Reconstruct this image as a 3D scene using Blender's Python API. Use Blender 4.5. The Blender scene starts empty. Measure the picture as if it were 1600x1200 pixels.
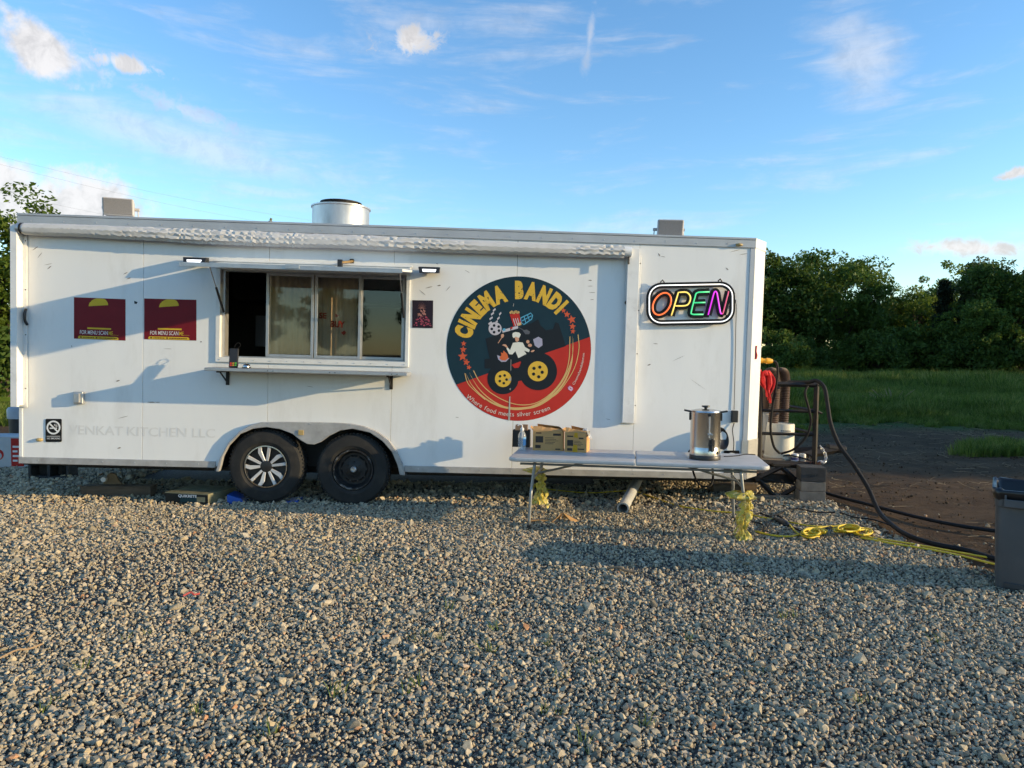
import bpy, bmesh, math, random
import numpy as np
from mathutils import Vector, Matrix, noise as mn
random.seed(7); np.random.seed(7)
R = math.radians
scene = bpy.context.scene
COL = scene.collection

# ------------------------------------------------------------------ camera
CAM_H, PITCH, ROLL, FPX = 1.53, 0.0429, 0.010, 1110.0
cd = bpy.data.cameras.new('camera'); cam = bpy.data.objects.new('camera', cd); COL.objects.link(cam)
CAM_M = Matrix.Translation((0, 0, CAM_H)) @ Matrix.Rotation(math.pi/2 - PITCH, 4, 'X') @ Matrix.Rotation(ROLL, 4, 'Z')
cam.matrix_world = CAM_M
cd.sensor_width = 36.0; cd.lens = FPX/1600*36.0; cd.clip_start = 0.05; cd.clip_end = 3000
scene.camera = cam

# ------------------------------------------------------------------ light and exposure
SUN_AZ, SUN_EL = R(-11.4), R(11.6)          # azimuth from +X towards the viewer's side
SUN_DIR = Vector((math.cos(SUN_EL)*math.cos(SUN_AZ), math.cos(SUN_EL)*math.sin(SUN_AZ), math.sin(SUN_EL)))
SKY_STRENGTH, SUN_STRENGTH, EXPOSURE = 0.15, 2.95, 1.19
sl = bpy.data.lights.new('sun', 'SUN'); sl.energy = SUN_STRENGTH; sl.angle = R(0.5); sl.color = (1.0, 0.77, 0.44)
sun = bpy.data.objects.new('sun', sl); COL.objects.link(sun)
sun.rotation_euler = SUN_DIR.to_track_quat('Z', 'Y').to_euler(); sun.location = (20, -5, 12)
vs = scene.view_settings
vs.view_transform = 'Standard'; vs.look = 'None'; vs.exposure = EXPOSURE; vs.gamma = 1.0; vs.use_curve_mapping = False
scene.render.engine = 'CYCLES'
scene.cycles.use_denoising = True; scene.cycles.use_adaptive_sampling = True; scene.cycles.adaptive_threshold = .02
scene.cycles.max_bounces = 8; scene.cycles.diffuse_bounces = 2; scene.cycles.glossy_bounces = 4
scene.cycles.transmission_bounces = 6; scene.cycles.transparent_max_bounces = 8
scene.cycles.caustics_reflective = False; scene.cycles.caustics_refractive = False

def ray(px, py):
    d = CAM_M.to_3x3() @ Vector(((px-800)/FPX, -(py-600)/FPX, -1.0))
    return d
def PY(px, py, Y):                       # point at world depth Y
    d = ray(px, py); t = Y/d.y
    return Vector((d.x*t, Y, CAM_H + d.z*t))
def PZ(px, py, z=0.0):                   # point at world height z
    d = ray(px, py); t = (z-CAM_H)/d.z
    return Vector((d.x*t, d.y*t, z))

# ------------------------------------------------------------------ sky
world = bpy.data.worlds.new('World'); scene.world = world; world.use_nodes = True
wt = world.node_tree; wn = wt.nodes; wl = wt.links; wn.clear()
def N(t, typ, **kw):
    n = t.nodes.new(typ)
    for k, v in kw.items(): setattr(n, k, v)
    return n
def wmath(op, a, b=None, c=None, clamp=False):
    n = wn.new('ShaderNodeMath'); n.operation = op; n.use_clamp = clamp
    for i, v in enumerate((a, b, c)):
        if v is None: continue
        if isinstance(v, (int, float)): n.inputs[i].default_value = v
        else: wl.new(v, n.inputs[i])
    return n.outputs[0]
def wmap(v, a, b, c=0.0, d=1.0, smooth=True):
    n = wn.new('ShaderNodeMapRange'); n.interpolation_type = 'SMOOTHSTEP' if smooth else 'LINEAR'; n.clamp = True
    wl.new(v, n.inputs['Value']); n.inputs['From Min'].default_value = a; n.inputs['From Max'].default_value = b
    n.inputs['To Min'].default_value = c; n.inputs['To Max'].default_value = d
    return n.outputs['Result']
tc = wn.new('ShaderNodeTexCoord')
nrm = wn.new('ShaderNodeVectorMath'); nrm.operation = 'NORMALIZE'; wl.new(tc.outputs['Generated'], nrm.inputs[0])
DIRV = nrm.outputs[0]
sky = wn.new('ShaderNodeTexSky'); sky.sky_type = 'NISHITA'; sky.sun_disc = False
sky.sun_elevation = SUN_EL; sky.sun_rotation = math.pi/2 - SUN_AZ
sky.altitude = 100; sky.air_density = 1.1; sky.dust_density = 0.1; sky.ozone_density = 3.0
hs = wn.new('ShaderNodeHueSaturation'); hs.inputs['Saturation'].default_value = 1.10; hs.inputs['Value'].default_value = 1.0
tint = wn.new('ShaderNodeVectorMath'); tint.operation = 'MULTIPLY'; tint.inputs[1].default_value = (.93, .935, .955); wl.new(sky.outputs[0], tint.inputs[0]); wl.new(tint.outputs[0], hs.inputs['Color'])
def wdot(v):
    n = wn.new('ShaderNodeVectorMath'); n.operation = 'DOT_PRODUCT'; wl.new(DIRV, n.inputs[0]); n.inputs[1].default_value = v
    return n.outputs['Value']
def wnoise(scale, detail=6, rough=.6, vec=None, dist=0.0):
    n = wn.new('ShaderNodeTexNoise'); n.inputs['Scale'].default_value = scale; n.inputs['Detail'].default_value = detail
    n.inputs['Roughness'].default_value = rough; n.inputs['Distortion'].default_value = dist
    wl.new(vec or DIRV, n.inputs['Vector']); return n.outputs['Fac']
n_big = wnoise(16, 8, .62); n_fine = wnoise(34, 8, .65, dist=.4); n_str = None
mp = wn.new('ShaderNodeMapping'); mp.inputs['Rotation'].default_value = (0, R(-9), 0); mp.inputs['Scale'].default_value = (2.2, 2.2, 12)
wl.new(DIRV, mp.inputs['Vector']); n_str = wnoise(2.2, 9, .62, mp.outputs[0], .35)
def blob(px, py, sx, sy, ang=0.0, soft=.5, nz=None, amp=1.3):
    """soft-edged cloud patch fixed at a direction of the sky: an ellipsoid distance roughened by noise"""
    c = ray(px, py).normalized(); up = Vector((0, 0, 1)); r_ = c.cross(up).normalized(); u_ = r_.cross(c)
    a = R(ang); t1 = r_*math.cos(a)+u_*math.sin(a); t2 = -r_*math.sin(a)+u_*math.cos(a)
    mp_ = wn.new('ShaderNodeMapping'); mp_.vector_type = 'TEXTURE'; mp_.inputs['Location'].default_value = c
    mp_.inputs['Rotation'].default_value = Matrix((t1, t2, t1.cross(t2))).transposed().to_euler(); mp_.inputs['Scale'].default_value = (sx/FPX, sy/FPX, .3)
    wl.new(DIRV, mp_.inputs['Vector']); ln = wn.new('ShaderNodeVectorMath'); ln.operation = 'LENGTH'; wl.new(mp_.outputs[0], ln.inputs[0])
    d = wmath('MULTIPLY_ADD', nz, amp*2, ln.outputs['Value'])
    return wmap(d, 1.0+amp, 1.0+amp-soft)
def wmax(lst):
    o = lst[0]
    for v in lst[1:]: o = wmath('MAXIMUM', o, v)
    return o
CUM = [blob(55, 70, 88, 46, -18, .8, n_big, 1.5), blob(195, 100, 50, 12, -4, .8, n_fine, 1.6), blob(640, 66, 52, 28, 10, 1.0, n_fine, 1.8),
       blob(70, 318, 200, 58, -8, .6, n_big, 1.1), blob(1510, 387, 95, 15, -6, .8, n_fine, 1.2), blob(1588, 270, 22, 8, 10, .8, n_fine, 1.8)]
WISP = [blob(300, 178, 95, 16, -18, 1.0, n_fine, 1.6), blob(330, 235, 360, 62, -7, 1.3, n_str, 1.35), blob(1345, 90, 60, 95, 30, 1.2, n_str, 1.5), blob(922, 55, 9, 60, -8, 1.2, n_fine, 1.4)]
sep = wn.new('ShaderNodeSeparateXYZ'); wl.new(DIRV, sep.inputs[0])
horizon = wmap(sep.outputs['Z'], .0, .10)
cirrus = wmath('MULTIPLY', wmap(n_str, .50, .76, 0, .34), horizon)
cum = wmax(CUM); wisp = wmath('MULTIPLY', wmax(WISP), .46)
mask = wmath('MAXIMUM', wmath('MULTIPLY', cum, .92), wmath('MAXIMUM', wisp, cirrus))
# cloud brightness varies with its own billows
cshade = wmap(n_fine, .30, .62, .80, 1.12)
ccol = wn.new('ShaderNodeVectorMath'); ccol.operation = 'SCALE'; ccol.inputs[0].default_value = (2.6, 2.5, 2.45); wl.new(cshade, ccol.inputs['Scale'])
mixc = wn.new('ShaderNodeMix'); mixc.data_type = 'RGBA'
wl.new(mask, mixc.inputs['Factor']); wl.new(hs.outputs[0], mixc.inputs['A']); wl.new(ccol.outputs[0], mixc.inputs['B'])
bg = wn.new('ShaderNodeBackground'); bg.inputs['Strength'].default_value = SKY_STRENGTH
wl.new(mixc.outputs['Result'], bg.inputs['Color'])
wo = wn.new('ShaderNodeOutputWorld'); wl.new(bg.outputs[0], wo.inputs['Surface'])

# ------------------------------------------------------------------ materials
MATS = {}
def mat(name, col, rough=.6, metal=0.0, var=.12, vscale=6.0, bump=.0, bscale=60.0, spec=.5, emit=None, estr=0.0, alpha_trans=0.0, coat=0.0, dirt=None, dscale=2.5, damt=.35, island=0.0, stretch=None):
    """procedural material: base colour with two scales of noise variation, optional dirt stains and bump"""
    if name in MATS: return MATS[name]
    m = bpy.data.materials.new(name); m.use_nodes = True; t = m.node_tree; n = t.nodes; l = t.links
    b = n['Principled BSDF']
    b.inputs['Roughness'].default_value = rough; b.inputs['Metallic'].default_value = metal
    b.inputs['Specular IOR Level'].default_value = spec; b.inputs['Coat Weight'].default_value = coat
    co = n.new('ShaderNodeTexCoord'); vec = co.outputs['Object']
    if stretch:
        mpn = n.new('ShaderNodeMapping'); mpn.inputs['Scale'].default_value = stretch; l.new(vec, mpn.inputs['Vector']); vec = mpn.outputs[0]
    nz = n.new('ShaderNodeTexNoise'); nz.inputs['Scale'].default_value = vscale; nz.inputs['Detail'].default_value = 6; l.new(vec, nz.inputs['Vector'])
    mr = n.new('ShaderNodeMapRange'); mr.inputs['From Min'].default_value = .3; mr.inputs['From Max'].default_value = .7
    mr.inputs['To Min'].default_value = 1-var; mr.inputs['To Max'].default_value = 1+var; l.new(nz.outputs['Fac'], mr.inputs['Value'])
    fac = mr.outputs[0]
    if island:
        gi = n.new('ShaderNodeNewGeometry'); m2 = n.new('ShaderNodeMapRange'); m2.inputs['To Min'].default_value = 1-island; m2.inputs['To Max'].default_value = 1+island
        l.new(gi.outputs['Random Per Island'], m2.inputs['Value'])
        mm = n.new('ShaderNodeMath'); mm.operation = 'MULTIPLY'; l.new(fac, mm.inputs[0]); l.new(m2.outputs[0], mm.inputs[1]); fac = mm.outputs[0]
    sc = n.new('ShaderNodeVectorMath'); sc.operation = 'SCALE'; sc.inputs[0].default_value = col[:3]; l.new(fac, sc.inputs['Scale'])
    out = sc.outputs[0]
    if dirt:
        dn = n.new('ShaderNodeTexNoise'); dn.inputs['Scale'].default_value = dscale; dn.inputs['Detail'].default_value = 9; dn.inputs['Roughness'].default_value = .7; l.new(vec, dn.inputs['Vector'])
        dr = n.new('ShaderNodeMapRange'); dr.inputs['From Min'].default_value = .52; dr.inputs['From Max'].default_value = .74; dr.inputs['To Max'].default_value = damt; l.new(dn.outputs['Fac'], dr.inputs['Value'])
        mx = n.new('ShaderNodeMix'); mx.data_type = 'RGBA'; l.new(dr.outputs[0], mx.inputs['Factor']); l.new(out, mx.inputs['A']); mx.inputs['B'].default_value = (*dirt, 1); out = mx.outputs['Result']
    l.new(out, b.inputs['Base Color'])
    if bump:
        bn = n.new('ShaderNodeTexNoise'); bn.inputs['Scale'].default_value = bscale; bn.inputs['Detail'].default_value = 5; l.new(vec, bn.inputs['Vector'])
        bp = n.new('ShaderNodeBump'); bp.inputs['Strength'].default_value = bump; bp.inputs['Distance'].default_value = .01
        l.new(bn.outputs['Fac'], bp.inputs['Height']); l.new(bp.outputs[0], b.inputs['Normal'])
    if emit:
        b.inputs['Emission Color'].default_value = (*emit, 1); b.inputs['Emission Strength'].default_value = estr
    if alpha_trans:
        o = n['Material Output']; tr = n.new('ShaderNodeBsdfTransparent'); ms = n.new('ShaderNodeMixShader'); ms.inputs[0].default_value = alpha_trans
        l.new(b.outputs[0], ms.inputs[1]); l.new(tr.outputs[0], ms.inputs[2]); l.new(ms.outputs[0], o.inputs['Surface'])
    MATS[name] = m; return m
def leaf_mat(name, c1, c2, trans=.35):
    m = bpy.data.materials.new(name); m.use_nodes = True; t = m.node_tree; n = t.nodes; l = t.links
    b = n['Principled BSDF']; b.inputs['Roughness'].default_value = .6; b.inputs['Specular IOR Level'].default_value = .25
    gi = n.new('ShaderNodeNewGeometry'); oi = n.new('ShaderNodeObjectInfo')
    ad = n.new('ShaderNodeMath'); ad.operation = 'MULTIPLY_ADD'; l.new(oi.outputs['Random'], ad.inputs[0]); ad.inputs[1].default_value = .45
    co = n.new('ShaderNodeTexCoord'); nz = n.new('ShaderNodeTexNoise'); nz.inputs['Scale'].default_value = .6; l.new(co.outputs['Object'], nz.inputs['Vector'])
    a2 = n.new('ShaderNodeMath'); a2.operation = 'MULTIPLY_ADD'; l.new(gi.outputs['Random Per Island'], a2.inputs[0]); a2.inputs[1].default_value = .5; l.new(nz.outputs['Fac'], a2.inputs[2])
    a3 = n.new('ShaderNodeMath'); a3.operation = 'SUBTRACT'; l.new(a2.outputs[0], a3.inputs[0]); a3.inputs[1].default_value = .45; l.new(a3.outputs[0], ad.inputs[2]); ad.use_clamp = True
    mx = n.new('ShaderNodeMix'); mx.data_type = 'RGBA'; l.new(ad.outputs[0], mx.inputs['Factor']); mx.inputs['A'].default_value = (*c1, 1); mx.inputs['B'].default_value = (*c2, 1)
    l.new(mx.outputs['Result'], b.inputs['Base Color'])
    tr = n.new('ShaderNodeBsdfTranslucent'); l.new(mx.outputs['Result'], tr.inputs['Color'])
    ms = n.new('ShaderNodeMixShader'); ms.inputs[0].default_value = trans; o = n['Material Output']
    l.new(b.outputs[0], ms.inputs[1]); l.new(tr.outputs[0], ms.inputs[2]); l.new(ms.outputs[0], o.inputs['Surface'])
    MATS[name] = m; return m
def flat(name, col, rough=.6): return mat('print_'+name, col, rough, var=.05, vscale=9, spec=.18)

WHITE = mat('trailer_white', (.79, .79, .78), .36, var=.03, vscale=1.3, bump=.28, bscale=1.9, dirt=(.52, .50, .46), dscale=2.2, damt=.34, stretch=(1.5, 1.5, .42))
TRIM = mat('trim_white', (.74, .74, .73), .38, var=.05, vscale=5, dirt=(.35, .32, .28), dscale=6, damt=.3)
ALU = mat('aluminium', (.50, .50, .50), .42, .75, var=.12, vscale=14, bump=.05, dirt=(.25, .23, .20), dscale=7, damt=.4)
DULLALU = mat('dull_aluminium', (.42, .41, .40), .55, .35, var=.15, vscale=10, dirt=(.24, .21, .18), dscale=7, damt=.5)
BLACK = mat('black_plastic', (.016, .016, .017), .45, var=.2, vscale=20)
RUBBER = mat('tyre_rubber', (.015, .0145, .014), .82, var=.25, vscale=9, bump=.12, bscale=80, dirt=(.075, .062, .045), dscale=4.5, damt=.45)
DARKSTEEL = mat('black_steel', (.018, .016, .015), .62, .0, var=.3, vscale=12, spec=.3, dirt=(.08, .045, .025), dscale=8, damt=.5)
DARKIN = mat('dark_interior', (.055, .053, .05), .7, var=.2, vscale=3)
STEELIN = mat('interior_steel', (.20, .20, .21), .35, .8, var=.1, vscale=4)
SEAM = mat('seam_dark', (.10, .10, .105), .7)
CONC = mat('concrete_block', (.125, .12, .112), .9, var=.2, vscale=14, bump=.6, bscale=120)
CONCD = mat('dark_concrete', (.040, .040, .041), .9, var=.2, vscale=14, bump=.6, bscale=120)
WOOD = mat('grey_lumber', (.20, .155, .11), .8, var=.3, vscale=5, bump=.4, bscale=30, stretch=(1, 9, 9))
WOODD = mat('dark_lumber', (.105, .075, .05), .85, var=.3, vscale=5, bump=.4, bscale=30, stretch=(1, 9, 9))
CARD = mat('cardboard', (.52, .285, .105), .85, var=.1, vscale=8, bump=.1, bscale=40)
FABRIC = mat('awning_vinyl', (.56, .545, .52), .55, var=.07, vscale=7, dirt=(.36, .32, .27), dscale=5, damt=.4)
STEEL = mat('brushed_steel', (.56, .54, .52), .24, 1.0, var=.06, vscale=5, bump=.03, bscale=200, stretch=(1, 1, .04))
GALV = mat('galvanised', (.52, .51, .50), .40, .75, var=.2, vscale=9, bump=.08, bscale=10, stretch=(1, 1, .35), dirt=(.30, .28, .25), dscale=4, damt=.4)
TABLEM = mat('table_plastic', (.49, .485, .475), .5, var=.07, vscale=8, bump=.08, bscale=180, dirt=(.24, .22, .2), dscale=5, damt=.3)
LEGM = mat('grey_legs', (.26, .27, .27), .4, .5, var=.1)
PVC = mat('pvc_grey', (.40, .40, .39), .5, var=.12, vscale=7, dirt=(.2, .17, .13), damt=.4)
YELTAPE = mat('yellow_plastic', (.62, .50, .07), .45, var=.2, vscale=12, island=.1, dirt=(.70, .68, .55), dscale=16, damt=.9, alpha_trans=.28)
YELCORD = mat('yellow_cord', (.66, .47, .02), .5, var=.12, vscale=25)
BLKCORD = mat('black_cord', (.009, .009, .010), .7, var=.2, vscale=15, spec=.25)
REDCLOTH = mat('red_cloth', (.62, .018, .02), .75, var=.2, vscale=14)
BINM = mat('bin_grey', (.075, .078, .083), .6, var=.08, vscale=4, bump=.05, bscale=150, dirt=(.14, .13, .12), dscale=4, damt=.3)
BAGM = mat('bin_liner', (.010, .010, .011), .3, var=.3, vscale=14)
HOSE = mat('brown_hose', (.075, .045, .032), .65, .0, var=.25, vscale=14)
WBUCKET = mat('white_bucket', (.60, .575, .50), .5, var=.08, vscale=5, dirt=(.35, .3, .22), dscale=6, damt=.4)
SPEAKM = mat('speaker_shell', (.44, .42, .40), .6, var=.06); GRILLE = mat('speaker_grille', (.22, .21, .205), .65, var=.08, vscale=90, bump=.3, bscale=400)
BLUEP = mat('blue_ramp', (.012, .075, .36), .5, var=.15)
BRASS = mat('amber_lens', (.42, .30, .12), .4, var=.1)
def glass_mat():
    m = bpy.data.materials.new('window_glass'); m.use_nodes = True; t = m.node_tree; n = t.nodes; l = t.links; n.remove(n['Principled BSDF'])
    g = n.new('ShaderNodeBsdfGlossy'); g.inputs['Roughness'].default_value = .02; g.inputs['Color'].default_value = (.85, .9, .92, 1)
    tr = n.new('ShaderNodeBsdfTransparent'); tr.inputs['Color'].default_value = (.90, .91, .90, 1)
    fr = n.new('ShaderNodeFresnel'); fr.inputs['IOR'].default_value = 1.5
    nz = n.new('ShaderNodeTexNoise'); nz.inputs['Scale'].default_value = 3; nz.inputs['Detail'].default_value = 7
    ad = n.new('ShaderNodeMath'); ad.operation = 'MULTIPLY_ADD'; l.new(nz.outputs['Fac'], ad.inputs[0]); ad.inputs[1].default_value = .004; l.new(fr.outputs[0], ad.inputs[2])
    ms = n.new('ShaderNodeMixShader'); l.new(ad.outputs[0], ms.inputs[0]); l.new(tr.outputs[0], ms.inputs[1]); l.new(g.outputs[0], ms.inputs[2]); l.new(ms.outputs[0], n['Material Output'].inputs['Surface'])
    return m
GLASS = glass_mat()
CLEAR = mat('clear_plastic', (.75, .78, .80), .12, var=.05, alpha_trans=.72)

# ------------------------------------------------------------------ mesh helpers
def spline(pts, k=6):
    """Catmull-Rom through the points"""
    P = [Vector(p) for p in pts]; out = []
    for i in range(len(P)-1):
        p0 = P[i-1] if i else P[i]*2-P[i+1]; p1 = P[i]; p2 = P[i+1]; p3 = P[i+2] if i+2 < len(P) else P[i+1]*2-P[i]
        for j in range(k):
            t = j/k
            out.append(.5*((2*p1)+(p2-p0)*t+(2*p0-5*p1+4*p2-p3)*t*t+(3*p1-p0-3*p2+p3)*t**3))
    out.append(P[-1]); return out
class MB:
    def __init__(s): s.v = []; s.f = []
    def add(s, vs_, fs):
        o = len(s.v); s.v += [tuple(v) for v in vs_]; s.f += [tuple(i+o for i in f) for f in fs]; return s
    def box(s, x0, x1, y0, y1, z0, z1, M=None):
        c = [Vector((x, y, z)) for z in (z0, z1) for y in (y0, y1) for x in (x0, x1)]
        if M is not None: c = [M @ p for p in c]
        return s.add(c, [(0, 2, 3, 1), (4, 5, 7, 6), (0, 1, 5, 4), (2, 6, 7, 3), (0, 4, 6, 2), (1, 3, 7, 5)])
    def tube(s, pts, r, n=8, caps=True, rfun=None, flat_=1.0):
        P = [Vector(p) for p in pts]; rings = []
        t0 = (P[1]-P[0]).normalized(); ref = Vector((0, 0, 1)) if abs(t0.z) < .9 else Vector((1, 0, 0))
        nn = t0.cross(ref).normalized()
        for i, p in enumerate(P):
            t = (P[min(i+1, len(P)-1)]-P[max(i-1, 0)]).normalized()
            nn = (nn - t*nn.dot(t)); nn = nn.normalized() if nn.length > 1e-6 else t.orthogonal().normalized()
            bb = t.cross(nn)
            rr = rfun(i/(len(P)-1)) if rfun else (r[i] if isinstance(r, (list, tuple)) else r)
            rings.append([p+(nn*math.cos(a)+bb*math.sin(a)*flat_)*rr for a in [2*math.pi*k/n for k in range(n)]])
        vs_ = [v for rg in rings for v in rg]; fs = []
        for i in range(len(P)-1):
            for k in range(n):
                a = i*n+k; b_ = i*n+(k+1) % n; fs.append((a, b_, b_+n, a+n))
        if caps: fs.append(tuple(range(n))[::-1]); fs.append(tuple(range((len(P)-1)*n, len(P)*n)))
        return s.add(vs_, fs)
    def lathe(s, prof, n=32, M=None, a0=0.0, a1=2*math.pi, wob=None):
        """profile of (r, z) turned about z"""
        full = abs(a1-a0-2*math.pi) < 1e-6; m = n if full else n+1; vs_ = []; fs = []
        for (r, z) in prof:
            for k in range(m):
                a = a0+(a1-a0)*k/n; q = 1.0 if wob is None else wob(a, z)
                p = Vector((r*q*math.cos(a), r*q*math.sin(a), z)); vs_.append(M @ p if M is not None else p)
        for i in range(len(prof)-1):
            for k in range(n):
                a = i*m+k; b_ = i*m+(k+1) % m; fs.append((a, b_, b_+m, a+m))
        return s.add(vs_, fs)
    def prism(s, poly, y0, y1, fmap=None):
        """2-D polygon (x, z) between y0 (front) and y1"""
        n = len(poly); f3 = fmap or (lambda x, z, y: Vector((x, y, z)))
        vs_ = [f3(x, z, y0) for x, z in poly]+[f3(x, z, y1) for x, z in poly]
        fs = [tuple(range(n)), tuple(range(2*n-1, n-1, -1))]+[(i, i+n, (i+1) % n+n, (i+1) % n) for i in range(n)]
        return s.add(vs_, fs)
    def poly(s, pts): return s.add(pts, [tuple(range(len(pts)))])
    def build(s, name, m, parent=None, smooth=False, bev=0.0, seg=2, auto=None):
        me = bpy.data.meshes.new(name); me.from_pydata(s.v, [], s.f); me.update()
        bm = bmesh.new(); bm.from_mesh(me); bmesh.ops.recalc_face_normals(bm, faces=bm.faces); bm.to_mesh(me); bm.free()
        me.materials.append(m)
        if smooth:
            me.polygons.foreach_set('use_smooth', [True]*len(me.polygons))
            if auto is not None: me.set_sharp_from_angle(angle=R(auto))
        o = bpy.data.objects.new(name, me); COL.objects.link(o)
        if parent is not None: o.parent = parent
        if bev:
            b = o.modifiers.new('bevel', 'BEVEL'); b.width = bev; b.segments = seg; b.limit_method = 'ANGLE'; b.angle_limit = R(35)
        return o
def tag(o, label, cat, group=None):
    o['label'] = label; o['category'] = cat
    if group: o['group'] = group
    return o
def thing(name, label, cat, loc=(0, 0, 0), rot=(0, 0, 0), group=None):
    o = bpy.data.objects.new(name, None); COL.objects.link(o); o.location = loc; o.rotation_euler = rot; o.empty_display_size = .1
    return tag(o, label, cat, group)
def struct(o): o['kind'] = 'structure'; return o
def stuff(o, label=None, cat=None):
    o['kind'] = 'stuff'
    if label: o['label'] = label; o['category'] = cat
    return o
def circ(cx, cy, r, n=24, ry=None): return [(cx+r*math.cos(2*math.pi*i/n), cy+(ry or r)*math.sin(2*math.pi*i/n)) for i in range(n)]
_tc = {}
def text2d(txt, bold=0.0, shear=0.0):
    key = (txt, bold, shear)
    if key in _tc: return _tc[key]
    cu = bpy.data.curves.new('lettering', 'FONT'); cu.body = txt; cu.size = 1.0; cu.offset = bold; cu.shear = shear; cu.resolution_u = 3; cu.fill_mode = 'FRONT'
    ob = bpy.data.objects.new('lettering', cu); COL.objects.link(ob); dg = bpy.context.evaluated_depsgraph_get()
    me = bpy.data.meshes.new_from_object(ob.evaluated_get(dg)); v = [(p.co.x, p.co.y) for p in me.vertices]; f = [tuple(p.vertices) for p in me.polygons]
    bpy.data.objects.remove(ob); bpy.data.curves.remove(cu); bpy.data.meshes.remove(me)
    xs = [p[0] for p in v]; x0, x1 = min(xs), max(xs)
    v = [((x-x0)/(x1-x0), y/.70) for x, y in v]      # width 0..1, capitals about 0..1 high
    _tc[key] = (v, f, (x1-x0)/.70); return _tc[key]

# ------------------------------------------------------------------ trailer frame
T_O = Vector((-4.837, 6.9497, .4154)); T_YAW, T_TILT = .0324, .018; TH, TL = 2.3915, 7.2304
TM = Matrix.Translation(T_O) @ Matrix.Rotation(T_YAW, 4, 'Z') @ Matrix.Rotation(T_TILT, 4, 'Y')
TI = TM.inverted()
def W(px, py, d=0.0):
    """trailer-local point on the plane d metres in front of the side wall"""
    o = TI @ Vector((0, 0, CAM_H)); v = TI.to_3x3() @ ray(px, py); t = (-d-o.y)/v.y
    return o+v*t
def WX(px, py, d=0.0): return W(px, py, d).x
def WZ(px, py, d=0.0): return W(px, py, d).z
def wbox(mb, px0, py0, px1, py1, d0, d1, at=None):
    a = W(px0, py0, at if at is not None else d1); b = W(px1, py1, at if at is not None else d1)
    return mb.box(min(a.x, b.x), max(a.x, b.x), -d1, -d0, min(a.z, b.z), max(a.z, b.z))
trailer = thing('food_trailer', 'long white food trailer with serving window and two wheels on gravel', 'trailer')
trailer.matrix_world = TM
def tpart(mb, name, m, parent=None, **k): return mb.build(name, m, parent or trailer, **k)
def wthing(name, label, cat, px, py, group=None, d=0.0):
    """a thing fixed to the trailer wall: an Empty with the trailer's orientation"""
    o = thing(name, label, cat, group=group); o.matrix_world = TM @ Matrix.Translation(W(px, py, d)); o['_o'] = tuple(W(px, py, d)); return o
class WB(MB):
    """mesh builder in trailer-local coordinates, built under a wall thing (shifted to its origin)"""
    def put(s, name, m, th, parent=None, **k):
        o = Vector(th['_o']); s.v = [tuple(Vector(v)-o) for v in s.v]
        return s.build(name, m, parent or th, **k)
    def ppoly(s, pts, d): return s.poly([W(x, y, d) for x, y in pts])
    def pprism(s, pts, d0, d1):
        n = len(pts); vs_ = [W(x, y, d1) for x, y in pts]; vb = [Vector((v.x, -d0, v.z)) for v in vs_]
        return s.add(vs_+vb, [tuple(range(n)), tuple(range(2*n-1, n-1, -1))]+[(i, i+n, (i+1) % n+n, (i+1) % n) for i in range(n)])
    def ptext(s, txt, x0, y0, x1, y1, cap, d, bold=.0, shear=0.0):
        v, f, asp = text2d(txt, bold, shear); L = math.hypot(x1-x0, y1-y0); ux, uy = (x1-x0)/L, (y1-y0)/L
        return s.add([W(x0+ux*L*a+uy*cap*b, y0+uy*L*a-ux*cap*b, d) for a, b in v], f)
    def ptextpath(s, txt, path, cap, d, bold=0.0, gap=.12):
        """letters set one by one along a path of pixels"""
        P = spline([(x, y, 0) for x, y in path], 10); cum_ = [0]
        for a, b in zip(P, P[1:]): cum_.append(cum_[-1]+(b-a).length)
        ws = [(text2d(c, bold)[2] if c != ' ' else .42) for c in txt]; tot = sum(ws)+gap*(len(txt)-1); kx = cum_[-1]/tot; pos = 0.0
        for c, w in zip(txt, ws):
            if c != ' ':
                m_ = (pos+w/2)*kx; i = max(j for j in range(len(cum_)-1) if cum_[j] <= m_+1e-9)
                p = P[i].lerp(P[i+1], (m_-cum_[i])/(cum_[i+1]-cum_[i])); t = (P[i+1]-P[i]).normalized()
                v, f, _ = text2d(c, bold)
                s.add([W(p.x+t.x*(a-.5)*w*kx+t.y*cap*b, p.y+t.y*(a-.5)*w*kx-t.x*cap*b, d) for a, b in v], f)
            pos += w+gap
        return s
    def pstroke(s, path, w, d0, d1, closed=False, taper=False):
        """a flat stroke of pixel width w following a pixel path"""
        P = [Vector((x, y)) for x, y in path]; n = len(P); Lf = []; Rt = []
        for i in range(n):
            a = P[i-1] if (i or closed) else P[i]; b = P[(i+1) % n] if (i < n-1 or closed) else P[i]
            t = (b-a).normalized(); nn = Vector((-t.y, t.x)); ww = w/2*((math.sin(math.pi*(i+.3)/(n-.4))) if taper else 1)
            Lf.append(P[i]+nn*ww); Rt.append(P[i]-nn*ww)
        m = n if closed else n-1; o = len(s.v)
        for A in (Lf, Rt):
            for dd in (d1, d0):
                for q in A: v = W(q.x, q.y, d1); s.v.append((v.x, -dd, v.z))
        for i in range(m):
            j = (i+1) % n; a0, b0, c0, e0 = o+i, o+n+i, o+2*n+i, o+3*n+i; a1, b1, c1, e1 = o+j, o+n+j, o+2*n+j, o+3*n+j
            s.f += [(a0, a1, c1, c0), (a0, b0, b1, a1), (c0, c1, e1, e0)]
        if not closed: s.f += [(o, o+2*n, o+3*n, o+n), (o+n-1, o+2*n-1, o+4*n-1, o+3*n-1)]
        return s

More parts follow.
